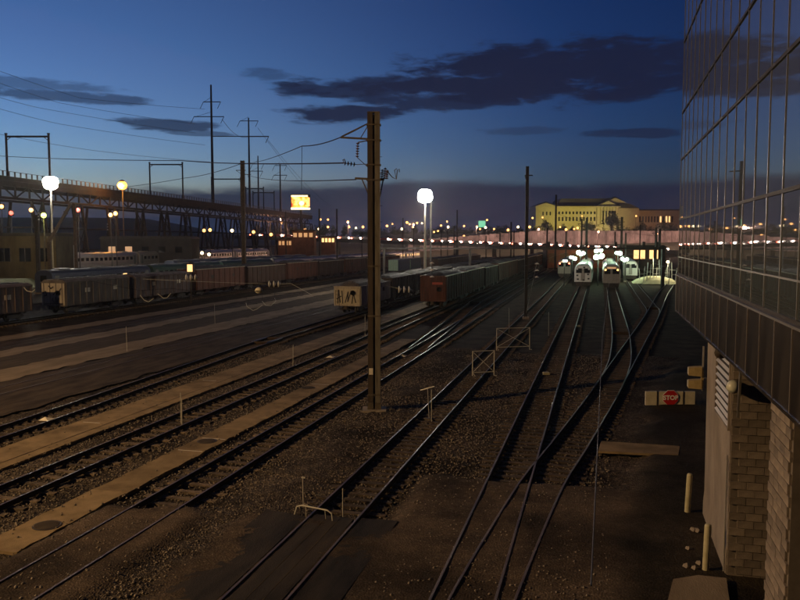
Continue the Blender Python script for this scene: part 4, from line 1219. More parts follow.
def pylon(px_, ytop, arms, label, wdt=.55):
    s0, D0 = on_via(px_); s0, D0 = on_via(px_ - 3.1 * F / D0); p = VA + vdir * (s0); p = p + _rt * 4
    D0 = (p - EYEP).dot(Vector((-math.sin(YAW), math.cos(YAW), 0)))
    zt = EYE + (241 - ytop) * D0 / F
    r = empty('power_pylon', (p.x, p.y, VZ - .5), YAW, label, 'pylon', 'tall power pylons on the viaduct')
    h = zt - VZ + .5
    b = MB(); b.cyl((0, 0, 0), (0, 0, h), wdt, wdt * .55, 6); b.build('shaft', M['black_steel'], r)
    for ya, xl, xr in arms:
        z = EYE + (241 - ya) * D0 / F - VZ + .5
        l0, l1 = (xl - px_) * D0 / F, (xr - px_) * D0 / F
        b = MB(); b.box(((l0 + l1) / 2, 0, z), (abs(l1 - l0), .25, .3)); b.build('crossarm', M['black_steel'], r)
        for l in ([l0, l1] if abs(l0) > 1 and abs(l1) > 1 else [max(l0, l1, key=abs)]):
            b = MB(); b.bar((l, 0, z), (l - 1.3, 0, z - 2.6), .16, .16); b.build('insulator', M['black_steel'], r)
        if abs(l0) > 2:
            b = MB(); b.bar((l0 * .9, 0, z), (0, 0, z + 1.8), .1, .1); b.build('stay', M['black_steel'], r)
    return r, D0


pylon(211.7, 88, ((104.5, 204, 221), (118.8, 194.5, 224), (138, 211.7, 268)), 'tallest pylon on the viaduct with three crossarms', .62)
pylon(248.5, 120, ((123, 240, 258), (138.3, 248, 268)), 'pylon with two crossarms right of the tallest one', .55)
pylon(257.3, 157, ((165, 252, 263), (172, 250, 262)), 'thin distant pylon just right of the two tall ones', .45)
pylon(279.3, 165, ((166.5, 274, 286), (176, 273, 286)), 'thin pylon at the far end of the viaduct', .5)

# ================================================================ other masts of the yard
def steel_mast(px_, ytop, D, wpx, label, ybase_z=0.0, arms=(), mat_='black_steel'):
    p = at(px_, 241, D); zt = EYE + (241 - ytop) / F * D
    r = empty('mast', (p.x, p.y, ybase_z), YAW, label, 'mast', 'catenary masts across the yard')
    w = wpx * D / F; h = zt - ybase_z
    b = MB()
    for sx in (-1, 1): b.box((sx * w * .36, 0, h / 2), (w * .28, w * .8, h))
    b.box((0, 0, h / 2), (w * .5, w * .25, h - .02)); b.build('shaft', M[mat_], r)
    b = MB(); b.box((0, 0, .1), (w * 2, w * 2, .3)); b.build('footing', M['pier'], r)
    for ya, xl, xr in arms:
        z = EYE + (241 - ya) / F * D - ybase_z
        b = MB(); b.bar(((xl - px_) * D / F, 0, z), ((xr - px_) * D / F, 0, z), .1, .12); b.build('arm', M[mat_], r)
        b = MB(); b.bar(((xl - px_) * D / F, 0, z), (0, 0, z - .9), .07, .07); b.build('brace', M[mat_], r)
    return r


steel_mast(526.5, 167, 86, 3.0, 'tall dark mast standing left of the lit trains', 0, ((176, 524, 532),))
steel_mast(243.7, 161.5, 150, 4.0, 'dark mast rising in front of the viaduct between the pylons', 0, ((171, 237, 247), (175, 244, 252)), 'mast_dark')
steel_mast(37.5, 215, 128, 3.6, 'short dark mast with pale insulators near the left edge', 0, ((217, 36, 46),))
far_masts = [(555.5, 195, 230, 1.7), (586.5, 218, 170, 2.0), (581.5, 219, 185, 1.5), (621.5, 217, 175, 2.0), (625.8, 233, 165, 1.4), (656, 228, 180, 2.0), (659.7, 229, 190, 2.0), (566, 231, 200, 1.4), (547, 228, 240, 1.4), (500, 231, 220, 1.2), (511, 222, 260, 1.5), (514, 230, 250, 1.0), (457, 210, 240, 1.3), (454, 226, 250, 1.0), (447.5, 231, 230, 1.0), (441, 229, 240, 1.0), (430.7, 195, 140, 1.5), (337, 209, 230, 1.6), (319.5, 209, 235, 1.5), (286, 212, 240, 1.3), (403, 218, 250, 1.0), (413.5, 228, 245, 1.2), (486, 236, 235, 1.0), (615, 232, 190, 1.2), (640, 225, 215, 1.0), (362, 232, 245, 1.0)]
for i, (a, yt, D, wpx) in enumerate(sorted(far_masts)):
    steel_mast(a, yt, D, wpx, f'thin dark mast far back in the yard, {nth(i)} from the left', 0, ((yt + 5, a - 4, a + 3),) if i % 3 == 0 else ())

# thin leaning boom and post near the left edge
p = at(49, 241, 122)
r = empty('loading_boom', (p.x, p.y, 0), YAW, 'pale brown leaning boom propped against a post at the left', 'boom')
sc_ = 122 / F
b = MB(); b.bar((0, 0, EYE - 1 * sc_), ((72.5 - 49) * sc_, 0, EYE + 37.5 * sc_), .42, .42); b.build('boom', M['mast_pale'], r)
b = MB(); b.box(((75.5 - 49) * sc_, 0, (EYE + 37 * sc_) / 2), (.42, .42, EYE + 37 * sc_)); b.build('post', M['mast_dark'], r)
b = MB(); b.box((0, 0, (EYE - 1 * sc_) / 2), (.5, .5, EYE - 1 * sc_)); b.build('pedestal', M['mast_dark'], r)
b = MB(); b.box(((67.5 - 49) * sc_, -.3, EYE + 28 * sc_), (.5, .4, .5)); b.build('winch', M['mast_pale'], r)

# ================================================================ lit yard lamps
wl = at(52.5, 241, 150); high_mast('yard_lamp', (wl.x, wl.y, 0), EYE + 63 * 150 / F, 'brilliant white floodlight ring above the left end of the yard', M['flood'], (1.0, .86, .66), 2500, ring=.50, gr=.92)
wl = at(425, 241, 132); high_mast('yard_lamp', (wl.x, wl.y, 0), EYE + 50.5 * 132 / F, 'brilliant white floodlight ring near the middle of the yard', M['flood'], (1.0, .9, .72), 2500, ring=.44, gr=.84)
wl = at(124, 241, 222)
r = empty('sodium_lamp', (wl.x, wl.y, 0), YAW, 'orange sodium lamp glowing against the viaduct', 'lamp')
hz_ = EYE + 55 * 222 / F
b = MB(); b.cyl((0, 0, 0), (0, 0, hz_ - .5), .22, .12, 8); b.build('pole', M['mast_dark'], r)
b = MB(); b.sphere((0, -.3, hz_), 1.35, 16, 12, sz=.9); b.build('lamp_globe', M['sodium'], r, smooth=True)
b = MB(); b.lathe([(.9, 0), (.5, .4), (.1, .5)], (0, -.3, hz_ + 1.12), 12); b.build('hood', M['mast_dark'], r)
lamp('lamp_light', (0, -2.2, hz_ - .4), (1.0, .40, .07), 7000, .6, r)
wl = at(44.5, 241, 135)
r = empty('lime_lamp', (wl.x, wl.y, 0), YAW, 'small lime green lamp on a pole below the white floodlight', 'lamp')
hz_ = EYE + 25.5 * 135 / F
b = MB(); b.cyl((0, 0, 0), (0, 0, hz_ - .4), .14, .09, 8); b.build('pole', M['mast_dark'], r)
b = MB(); b.sphere((0, 0, hz_), .45, 12, 9); b.build('lamp_globe', M['lime'], r, smooth=True)
b = MB(); b.lathe([(.5, 0), (.25, .22), (.05, .3)], (0, 0, hz_ + .58), 10); b.build('cap', M['mast_dark'], r)
lamp('lamp_light', (0, -1.2, hz_ - .8), (.85, 1.0, .18), 300, .4, r)

# signal bridge over the tracks with green fluorescent lamps
GD = 143.0
pr_, pl_ = at(663.5, 241, GD), at(378, 241, GD)
sbz = EYE - 7.3 * GD / F
sbr = empty('signal_bridge', (pr_.x, pr_.y, 0), YAW, 'long dark signal bridge spanning the tracks above the lit trains', 'signal bridge')
SLn = (663.5 - 378) * GD / F
b = MB(); b.box((-SLn / 2, 0, sbz), (SLn, .8, .32)); b.build('beam', M['black_steel'], sbr)
b = MB(); b.box((-SLn / 2, -.4, sbz + .55), (SLn, .08, .07)); b.build('handrail', M['black_steel'], sbr)
for k in range(36):
    b = MB(); b.box((-SLn * (k + .5) / 36, -.4, sbz + .35), (.06, .06, .42)); b.build('rail_post', M['black_steel'], sbr)
for i, xx in enumerate((663.5, 470, 384)):
    x = (xx - 663.5) * GD / F
    b = MB(); b.box((x, 0, sbz / 2), (.55 if i == 0 else .4, .55, sbz)); b.build('post', M['black_steel'], sbr)
for xx in (548.5, 556, 567, 586, 615, 643, 656):
    b = MB(); b.box(((xx - 663.5) * GD / F, -.5, sbz + .75), (.45, .35, .9)); b.build('signal_head', M['black_steel'], sbr)
for i, (fx, fy, big_) in enumerate(((573, 258, .5), (581, 253.5, .62), (598.5, 250.5, .62), (599, 257, .72), (618.5, 253.5, .55), (624.5, 259.5, .62), (565, 261, .3))):
    D = 150 + (i % 3) * 6
    p = at(fx, fy, D)
    r = empty('green_lamp', (p.x, p.y, p.z), YAW, ['greenish fluorescent lamp over the train with red lamps', 'greenish lamp above the left edge of the white train', 'upper of the two greenish lamps between the white and grey trains', 'lower brighter greenish lamp between the white and grey trains', 'greenish lamp above the right edge of the grey train', 'large greenish lamp beside the pale rounded train', 'smallest greenish lamp at the left end of the lit trains', 'small greenish lamp just left of the grey train roof', 'small greenish lamp over the middle of the white train', 'small greenish lamp at the right end of the lit trains'][i], 'lamp', 'green lamps over the trains')
    for q_ in range(3):
        b = MB(); b.sphere(((q_ - 1) * big_ * .75, 0, random.uniform(-.3, .3) * big_), big_ * random.uniform(.55, .8), 10, 7, sz=random.uniform(.7, 1.0)); b.build('lamp_globe', M['fluor'], r, smooth=True)
    b = MB(); b.box((0, .12, big_ * .9), (big_ * 2.4, .5, .12)); b.build('hood', M['black_steel'], r)
    b = MB(); b.cyl((0, .5, -p.z), (0, .5, big_), .09, .07, 6); b.build('pole', M['black_steel'], r)
    if i in (1, 3, 4, 5): lamp('lamp_light', (0, -.9, -.5), (.74, 1.0, .72), 520, .5, r)

# the bright patch between the trains and the building
p = at(655, 277, 160)
heap_mesh(9, 9, 1.4, 5, None, (14, 12)).build('sand_heap', mat('pale_sand', (.38, .34, .22), .9, 0, (.5, .45, .3), 1), None, loc=(p.x, p.y, .1))
tag(bpy.data.objects['sand_heap'], 'pale sand heap brightly lit beside the signal bridge post', 'heap')
for i in range(12):
    q = at(640 + i * 3.2, 282, random.uniform(150, 166)); h = random.uniform(2.6, 5.5)
    r = empty('scaffold_pole', (q.x, q.y, 0), 0, f'pale upright pole in the bright patch by the building, {nth(i)} from the left', 'pole', 'pale poles in the lit patch')
    b = MB(); b.cyl((0, 0, 0), (random.uniform(-.3, .3), 0, h), .09, .07, 6); b.build('tube', M['galv'], r)
    b = MB(); b.box((0, 0, h * .6), (1.3, .06, .08)); b.build('crossbar', M['galv'], r)
q = at(668, 262, 158)
r = empty('work_lamp', (q.x, q.y, 0), 0, 'yellow white work lamp over the bright patch by the building', 'lamp')
b = MB(); b.cyl((0, 0, 0), (0, 0, q.z), .08, .06, 6); b.build('pole', M['galv'], r)
b = MB(); b.sphere((0, 0, q.z), .28, 8, 6); b.build('lamp_globe', M['street_white'], r)
lamp('lamp_light', (-.6, -.6, q.z + .3), (1.0, .9, .55), 2200, .3, r)
# amber lit sheds under the far end
q = at(648, 258, 235)
r = empty('lit_shed', (q.x, q.y, 0), YAW, 'low dark shed with tall orange lit windows beyond the trains', 'shed')
b = MB(); b.box((-1, 3, 3.4), (13, 6, 6.8)); b.build('wall', M['brick'], r)
b = MB(); b.prism([(-7.8, 6.7), (5.8, 6.7), (4.8, 7.3), (-6.8, 7.3)], -.4, 6.4); b.build('roof', M['dark_shed'], r)
for x, w in ((-3.6, 1.5), (-1.7, 1.5), (1.0, 1.2), (3.0, 1.2)):
    b = MB(); b.box((x, -.05, 4.6), (w, .1, 2.6)); b.build('window', M['lit_pane'], r)
q = at(618, 252, 250)
r = empty('lit_wall_shed', (q.x, q.y, 0), YAW, 'long orange lit loading shed behind the green lamps', 'shed')
b = MB(); b.box((-6, 3, 2.9), (34, 6, 5.8)); b.build('wall', M['brick'], r)
b = MB(); b.box((-6, 2.6, 6.0), (35, 7.4, .4)); b.build('roof', M['dark_shed'], r)
for k in range(9):
    b = MB(); b.box((-21 + k * 3.7, -.05, 3.2), (2.6, .1, 3.0)); b.build('door', M['yellow_wall'], r)
lamp('lamp_light', (-14, -7, 5), (1.0, .48, .16), 1300, .4, r); lamp('lamp_light', (4, -7, 5), (1.0, .48, .16), 1300, .4, r)

# left background buildings
q = at(12, 250, 150)
r = empty('depot_building', (q.x, q.y, 0), YAW, 'low yellowish depot building under the viaduct at the left edge', 'building')
b = MB(); b.box((0, 4, 4.8), (17, 8, 9.6)); b.build('wall', M['yellow_wall'], r)
b = MB(); b.box((0, 4, 9.9), (18, 9, .6)); b.build('roof', M['dark_shed'], r)
for x in (-5.5, -1.5, 2.5, 6.2):
    b = MB(); b.box((x, -.03, 6.0), (2.2, .06, 2.6)); w_ = b.build('window', M['dark_pane'], r)
    b = MB(); b.box((x, -.06, 6.0), (.1, .06, 2.6)); b.build('mullion', M['mast_pale'], w_)
lamp('lamp_light', (5, -6, 9), (1.0, .72, .3), 260, .3, r)
q = at(52, 252, 165)
r = empty('white_dome_tank', (q.x - 4, q.y, 0), 0, 'small pale domed tank beside the depot building', 'tank')
b = MB(); b.lathe([(1.9, 0), (1.9, 5.6), (1.7, 6.4), (1.1, 7.0), (.1, 7.3)], (0, 0, 0), 14); b.build('shell', M['coach_roof'], r, smooth=True)
b = MB(); b.cyl((0, 0, 7.2), (0, 0, 7.7), .3, .3, 8); b.build('hatch', M['galv'], r)
q = at(146, 245, 205)
r = empty('dark_shed', (q.x, q.y, 0), YAW, 'long dark shed standing under the viaduct behind the silver train', 'shed')
b = MB(); b.box((0, 4, 4.6), (24, 8, 9.2)); b.build('wall', M['dark_shed'], r)
b = MB(); b.prism([(-12.4, 9.2), (12.4, 9.2), (11.5, 9.9), (-11.5, 9.9)], -.4, 8.4); b.build('roof', M['black_wagon'], r)
for k in range(5):
    b = MB(); b.box((-9 + k * 4.4, -.04, 6.4), (1.8, .08, 1.6)); b.build('window', M['lit_pane_dim'] if k in (0, 1) else M['dark_pane'], r)
q = at(65, 246, 160)
r = empty('white_hut', (q.x, q.y, 0), YAW, 'tiny white hut at the near end of the silver train', 'hut')
b = MB(); b.box((0, 1.5, 4.1), (2.4, 2.6, 7.4)); b.build('wall', M['loco_white'], r)
b = MB(); b.prism([(-1.5, 7.8), (1.5, 7.8), (0, 8.5)], 0, 3); b.build('roof', M['dark_shed'], r)
# lit cabinet lamp and white boxes in front of the green coaches
q = at(190.5, 268, 108)
r = empty('lit_cabinet', (q.x, q.y, 0), YAW, 'small bright lit cabinet standing before the dark green coach', 'cabinet')
b = MB(); b.box((0, 0, q.z), (.95, .7, 1.3)); b.build('housing', M['bogie'], r)
b = MB(); b.box((0, -.36, q.z), (.72, .05, 1.0)); b.build('lit_face', M['lit_pane'], r)
b = MB(); b.cyl((0, 0, 0), (0, 0, q.z - .6), .12, .12, 8); b.build('post', M['bogie'], r)
b = MB(); b.lathe([(.6, 0), (.1, .3)], (0, 0, q.z + .65), 4); b.build('cap', M['bogie'], r)
for i, (xa, xb) in enumerate(((203, 213), (215, 221))):
    q = at((xa + xb) / 2, 276, 131); w = (xb - xa) * 131 / F
    r = empty('white_crate', (q.x, q.y, 0), YAW, ['larger pale crate standing behind the brown hoppers', 'smaller pale crate standing behind the brown hoppers'][i], 'crate', 'pale crates behind the hoppers')
    b = MB(); b.box((0, 0, 2.2), (w, 1.6, 4.3 - i * .4)); b.build('box', M['white_wagon'], r)
    b = MB(); b.box((0, 0, 4.55 - i * .2), (w + .1, 1.7, .1)); b.build('lid', M['wagon_rim'], r)
for i, (px_, py_, c_) in enumerate(((78, 210, 'red_lamp'), (110.5, 215, 'amber'), (115.5, 213.5, 'amber'), (11, 213, 'red_lamp'), (204, 230.5, 'amber'), (210, 230, 'amber'), (232, 230.6, 'street_white'), (253.5, 232, 'street'), (271, 234.5, 'street'), (1.5, 206.5, 'street'), (31, 210, 'street'), (202, 253, 'street_white'), (209, 254.5, 'street_white'), (186.5, 255, 'street_white'))):
    q = at(px_, py_, 165 if px_ < 120 else 215)
    r = empty('signal_lamp', (q.x, q.y, 0), YAW, ['red signal lamp right of the leaning boom', 'taller amber signal lamp below the orange lamp', 'white tinged signal lamp beside the amber one', 'red signal lamp near the left edge', 'left lamp of the amber pair under the viaduct', 'right lamp of the amber pair under the viaduct', 'pale lamp under the viaduct left of the dark mast', 'orange lamp under the viaduct right of the dark mast', 'orange lamp under the far end of the viaduct', 'orange lamp at the left edge above the depot', 'orange lamp above the depot roof', 'pale lamp left of the arched windows behind the coaches', 'pale lamp beside the arched windows behind the coaches', 'pale lamp behind the lit cabinet'][i], 'lamp', 'small lamps under the viaduct')
    b = MB(); b.sphere((0, 0, q.z), .45, 8, 6); b.build('lamp_globe', M[c_], r)
    b = MB(); b.cyl((0, .1, 0), (0, .1, q.z), .1, .08, 6); b.build('pole', M['black_steel'], r)
    b = MB(); b.box((0, .35, q.z), (.9, .2, 1.2)); b.build('back_plate', M['black_steel'], r)

# ================================================================ lit billboard
q = at(300.5, 202, 330); S = 330 / F
bb = empty('billboard', (q.x, q.y, 0), YAW, 'brightly lit orange billboard on a tall pole', 'billboard')


def poster_mat():
    m = bpy.data.materials.new('poster'); m.use_nodes = True
    nt = m.node_tree; b = nt.nodes['Principled BSDF']; N = nt.nodes.new; L = nt.links.new
    tc = N('ShaderNodeTexCoord'); n = N('ShaderNodeTexNoise'); n.inputs['Scale'].default_value = .42; n.inputs['Detail'].default_value = 3
    L(tc.outputs['Object'], n.inputs['Vector'])
    r = N('ShaderNodeValToRGB'); e = r.color_ramp.elements
    e[0].position = .36; e[0].color = (.55, .03, .01, 1); e[1].position = .60; e[1].color = (1, .62, .18, 1)
    x = e.new(.47); x.color = (1, .30, .04, 1)
    L(n.outputs['Fac'], r.inputs[0]); L(r.outputs[0], b.inputs['Emission Color']); b.inputs['Emission Strength'].default_value = 2.6
    L(r.outputs[0], b.inputs['Base Color'])
    return m


zc = q.z
b = MB(); b.box((0, .3, zc), (19.5 * S, .5, 15 * S)); b.build('board', M['black_steel'], bb)
b = MB(); b.box((-.8 * S, 0, zc - .3), (16.5 * S, .06, 12 * S)); b.build('poster', poster_mat(), bb)
b = MB(); b.box((8.2 * S, 0, zc), (2.0 * S, .06, 9 * S)); b.build('side_strip', emit('poster_strip', (1, .45, .12), 2.2), bb)
b = MB(); b.box((0, -.2, zc - 6.6 * S), (19 * S, .2, 1.6 * S)); b.build('light_strip', emit('strip_light', (1, .85, .5), 5), bb)
b = MB(); b.box((-1 * S, -.05, zc + 6 * S), (16.5 * S, .06, 1.4 * S)); b.build('top_strip', emit('strip_light_top', (1, .75, .35), 3), bb)
b = MB(); b.sphere((1.0 * S, -.06, zc - .5), 3.2 * S, 10, 6, sz=.8); b.build('pale_emblem', emit('poster_pale', (1, .88, .45), 2.4), bb); bpy.data.objects['pale_emblem'].scale = (1, .04, 1)
b = MB(); b.cyl((0, .6, -1), (0, .6, zc - 7 * S), .5, .45, 8); b.build('pole', M['black_steel'], bb)

# ================================================================ expressway with traffic, retaining wall, hill
HA, HB = at(235, 241, 392), at(760, 241, 442)
HA.z, HB.z = 0, 0
hz = lambda t: 11.4 - 10.0 * t
hl = (HB - HA).length; hd = (HB - HA).normalized(); hn = Vector((-hd.y, hd.x, 0))
b = MB(); n = 40; W2 = 9.0
for i in range(n + 1):
    t = i / n; p = HA + (HB - HA) * t
    for o_, dz in ((-W2, 0), (W2, 0), (W2, -1.6), (-W2, -1.6)): b.v.append(tuple(p + hn * o_ + Vector((0, 0, hz(t) + dz))))
for i in range(n):
    for j in range(4): b.f.append((i * 4 + j, i * 4 + (j + 1) % 4, i * 4 + 4 + (j + 1) % 4, i * 4 + 4 + j))
b.mi = [0] * len(b.f)
tag(b.build('expressway', M['road']), 'elevated expressway crossing behind the yard', kind='structure')
par_root = empty('parapet', (0, 0, 0), 0, 'low concrete parapet along the near edge of the expressway', 'parapet')
for i in range(n):
    t0, t1 = i / n, (i + 1) / n
    par = MB(); par.bar(HA + (HB - HA) * t0 - hn * (W2 - .2) + Vector((0, 0, hz(t0) - .35)), HA + (HB - HA) * (t1 - .002) - hn * (W2 - .2) + Vector((0, 0, hz(t1) - .35)), .3, 1.4)
    par.build('parapet_panel', M['wall'], par_root)
for i in range(14):
    t = (i + .5) / 14; p = HA + (HB - HA) * t; b = MB(); b.box((p.x, p.y, hz(t) / 2 - 1), (2.0, 2.0, hz(t) + .6), YAW)
    if hz(t) > 2.5: tag(b.build('expressway_pier', M['pier']), f'squat concrete pier under the expressway, {nth(i)} from the left', 'pier', 'piers under the expressway')


def car_meshes():
    b = MB(); b.prism([(-2.2, .3), (2.2, .3), (2.25, .75), (1.3, .92), (.75, 1.4), (-.9, 1.42), (-1.6, .95), (-2.2, .85)], -.85, .85, axis='Y')
    return b


CARM = []
for nm, c in (('car_dark', (.03, .03, .035)), ('car_silver', (.4, .4, .4)), ('car_red', (.25, .02, .02)), ('car_white', (.6, .6, .58))):
    o = car_meshes().build('car_body', mat(nm, c, .3, .2)); CARM.append(o.data); bpy.data.objects.remove(o)
o = MB().sphere((0, 0, 0), .46, 6, 5).build('headlight', M['headlight']); HLM = o.data; bpy.data.objects.remove(o)
o = MB().sphere((0, 0, 0), .38, 6, 5).build('taillight', M['taillight']); TLM = o.data; bpy.data.objects.remove(o)
o = MB().cyl((0, -.9, 0), (0, .9, 0), .32, .32, 8).build('wheel', M['bogie']); WHM = o.data; bpy.data.objects.remove(o)
for lane, (off, dirn, sp) in enumerate(((-6.5, 1, 5.3), (-3.3, 1, 5.6), (3.4, -1, 5.6))):
    s_ = 10 + lane * 3; nc = 0
    while s_ < hl - 60:
        t = s_ / hl; p = HA + hd * s_ + hn * off
        r = empty('car', (p.x, p.y, hz(t)), math.atan2(hd.y, hd.x) + (0 if dirn > 0 else math.pi), ['car with bright headlights in the near lane of the expressway', 'car with bright headlights in the middle lane of the expressway', 'car showing red tail lights in the far lane of the expressway'][lane] + f', {nth(nc)} from the left', 'car', ['cars in the near expressway lane', 'cars in the middle expressway lane', 'cars in the far expressway lane'][lane])
        inst('body', random.choice(CARM), r, (0, 0, .02))
        for x in (-1.35, 1.4): inst('wheel', WHM, r, (x, 0, .33))
        for y in (-.62, .62): inst('headlight', HLM, r, (2.28, y, .68)); inst('taillight', TLM, r, (-2.28, y, .75))
        nc += 1; s_ += sp * random.uniform(.85, 1.15)

# retaining wall behind the road, in panels
RA, RB = at(408, 241, 436), at(735, 241, 470); RA.z = RB.z = 0
rw = empty('retaining_wall', RA, 0, 'long pinkish grey retaining wall lit by the road lamps', 'wall')
rl = (RB - RA).length; rd = (RB - RA).normalized(); NP = 34
for k in range(NP):
    t = (k + .5) / NP; top = 9.0 + 5.6 * min(1, t * 2.6); p = rd * (rl * t)
    b = MB(); b.box((p.x, p.y, top / 2 - .5), (rl / NP - .12, .6 + random.uniform(0, .06), top + 1), math.atan2(rd.y, rd.x)); b.build('wall_panel', M['wall'], rw)
for k in range(NP - 1):
    t = (k + 1) / NP; top = 9.2 + 5.6 * min(1, t * 2.6); p = rd * (rl * t) - hn * .4
    b = MB(); b.box((p.x, p.y, top / 2), (.5, .5, top), math.atan2(rd.y, rd.x)); b.build('wall_rib', M['wall'], rw)

# hill with the museum
hb = MB(); prof = [(425, -.3), (446, 5), (474, 9.5), (500, 13.0), (600, 14.5), (760, 16), (950, 20.5), (1050, 22), (1400, 23), (2400, 25)]
xs = [-1000 + 50 * k for k in range(41)]
for D, z in prof:
    for X in xs:
        f_ = .45 + .55 / (1 + math.exp(-(X + 40 - (D - 440) * .02) / 22.0)) + 1.35 / (1 + math.exp(min(50, (X * (1 + D / 3000) / D + .27) * 60))); zz = z * f_ if D < 2000 else z
        p = CX(X * (1 + D / 3000), D); hb.v.append((p.x, p.y, zz + (random.uniform(-.6, .6) if D > 500 else 0)))
nx = len(xs)
for j in range(len(prof) - 1):
    for i in range(nx - 1): hb.f.append((j * nx + i, j * nx + i + 1, (j + 1) * nx + i + 1, (j + 1) * nx + i))
hb.mi = [0] * len(hb.f)
tag(hb.build('hill', M['hill'], smooth=True), 'dark wooded hillside rising beyond the expressway', kind='structure')

MD = 1100.0; MS = MD / F
mq = at(588, 241, MD)
mz = EYE + (241 - 230) * MS
mu_ = empty('museum', (mq.x, mq.y, mz - 6), YAW, 'large floodlit classical museum with pediments and columns on the hill', 'museum')
U = lambda x: (x - 588) * MS
V = lambda y: (230 - y) * MS + 6
def mbox(nm, x0, x1, y0, y1, d0, d1, m='museum', parent=None):
    b = MB(); b.box(((U(x0) + U(x1)) / 2, (d0 + d1) / 2, (V(y0) + V(y1)) / 2), (U(x1) - U(x0), d1 - d0, V(y1) - V(y0))); return b.build(nm, M[m], parent or mu_)
mbox('podium', 533, 642, 236, 226, -6, 60)
mbox('wall', 555.5, 596.5, 226, 207.6, 4, 50)
lp = mbox('pavilion', 535, 555, 226, 207, -4, 50)
rp_ = mbox('temple_front', 597, 618.5, 226, 207, 2, 50)
mbox('side_wall', 618.6, 640, 226, 208.2, 8, 60)
mbox('cornice', 534.5, 619, 207.6, 206.6, -5, 51)
def ped(x0, x1, yb, yt, d0, d1, parent):
    b = MB(); b.prism([(U(x0), V(yb)), (U(x1), V(yb)), ((U(x0) + U(x1)) / 2, V(yt))], d0, d1); b.build('pediment', M['museum'], parent)
    b = MB(); c = (U(x0) + U(x1)) / 2
    b.prism([(U(x0) - 1, V(yb) + .3), (c, V(yt) + .4), (U(x1) + 1, V(yb) + .3), (c, V(yt) + 2.0)], d0 + 2, d1 + 3); b.build('pediment_roof', M['museum_roof'], parent)
ped(535, 555, 206.4, 203.2, -5, 46, mu_); ped(596.5, 619, 206.4, 201.0, 1, 60, mu_)
b = MB(); b.prism([(U(556), V(206.6)), (U(637), V(206.6)), (U(612), V(198.2)), (U(562), V(198.6))], 10, 58); b.build('main_roof', M['museum_roof'], mu_)
ped(605, 627, 202.6, 197.8, 8, 60, mu_)
b = MB(); b.prism([(U(618.6), V(208.2)), (U(640), V(208.2)), (U(630), V(203.4)), (U(618.6), V(203.4))], 7, 60); b.build('side_roof', M['museum_roof'], mu_)
for k in range(11):
    x = 558.5 + k * 3.55
    for (yt, yb) in ((211.6, 214.2), (217.0, 221.0)):
        o = mbox('window', x, x + 1.6, yb, yt, 3.7, 4.3, 'dark_pane')
for k in range(3):
    o = mbox('window', 541.5 + k * 3.6, 542.8 + k * 3.6, 215.5, 212.0, -4.3, -3.7, 'dark_pane')
for k in range(6):
    x = U(601 + k * 3.0); b = MB(); b.lathe([(1.5, V(224.5)), (1.3, V(216)), (1.05, V(209.5)), (1.6, V(208.2)), (1.6, V(207.2))], (x, -1.0, 0), 10); b.build('column', M['museum'], mu_)
mbox('portico_floor', 598, 618, 226, 224.5, -4, 3)
for k in range(5):
    mbox('portico_opening', 602.2 + k * 3.0, 603.6 + k * 3.0, 223.5, 211, 1.6, 2.2, 'dark_pane')
wing = empty('museum_wing', (mq.x, mq.y, mz - 6), YAW, 'lower orange lit wing of the museum at the right', 'museum wing')
mbox('wall', 641, 684, 230, 211.3, 20, 70, 'museum', wing); mbox('cornice', 640.5, 684.5, 211.3, 210.2, 19, 71, 'museum', wing); mbox('roof', 641, 684, 210.2, 208.8, 22, 70, 'museum_roof', wing)
for k in range(12):
    mbox('window', 643 + k * 3.0, 644.4 + k * 3.0, 222, 216, 19.7, 20.3, 'lit_pane' if k in (7, 9, 10) else 'dark_pane', wing)
# facade floodlights
for i, (x, d, c, p_, h) in enumerate(((540, -75, (1, .86, .17), 1500000, 210), (566, -80, (1, .86, .17), 2200000, 215), (588, -80, (1, .86, .17), 2200000, 215), (609, -60, (1, .82, .38), 1300000, 216), (630, -55, (1, .50, .13), 600000, 214), (660, -50, (1, .40, .10), 450000, 216))):
    r = empty('facade_floodlight', tuple(mu_.matrix_basis @ Vector((U(x), d, V(230)))), YAW, ['floodlight in front of the left museum pavilion', 'floodlight in front of the left half of the museum wall', 'floodlight in front of the right half of the museum wall', 'floodlight in front of the museum columns', 'orange floodlight before the museum side wall', 'orange floodlight before the low museum wing'][i], 'floodlight', 'floodlights before the museum')
    b = MB(); b.box((0, 0, 1.2), (1.6, .8, 1.2), M=Matrix.Rotation(R(-25), 3, 'X')); b.build('housing', M['black_steel'], r)
    b = MB(); b.cyl((0, 0, -4), (0, 0, .8), .15, .15, 6); b.build('stand', M['black_steel'], r)
    lamp('flood_beam', (0, 1.6, 2.2), c, p_ * .046, .6, r, spot=75, target=(0, 1.6 + 60, 2.2 + 14), blend=.8)

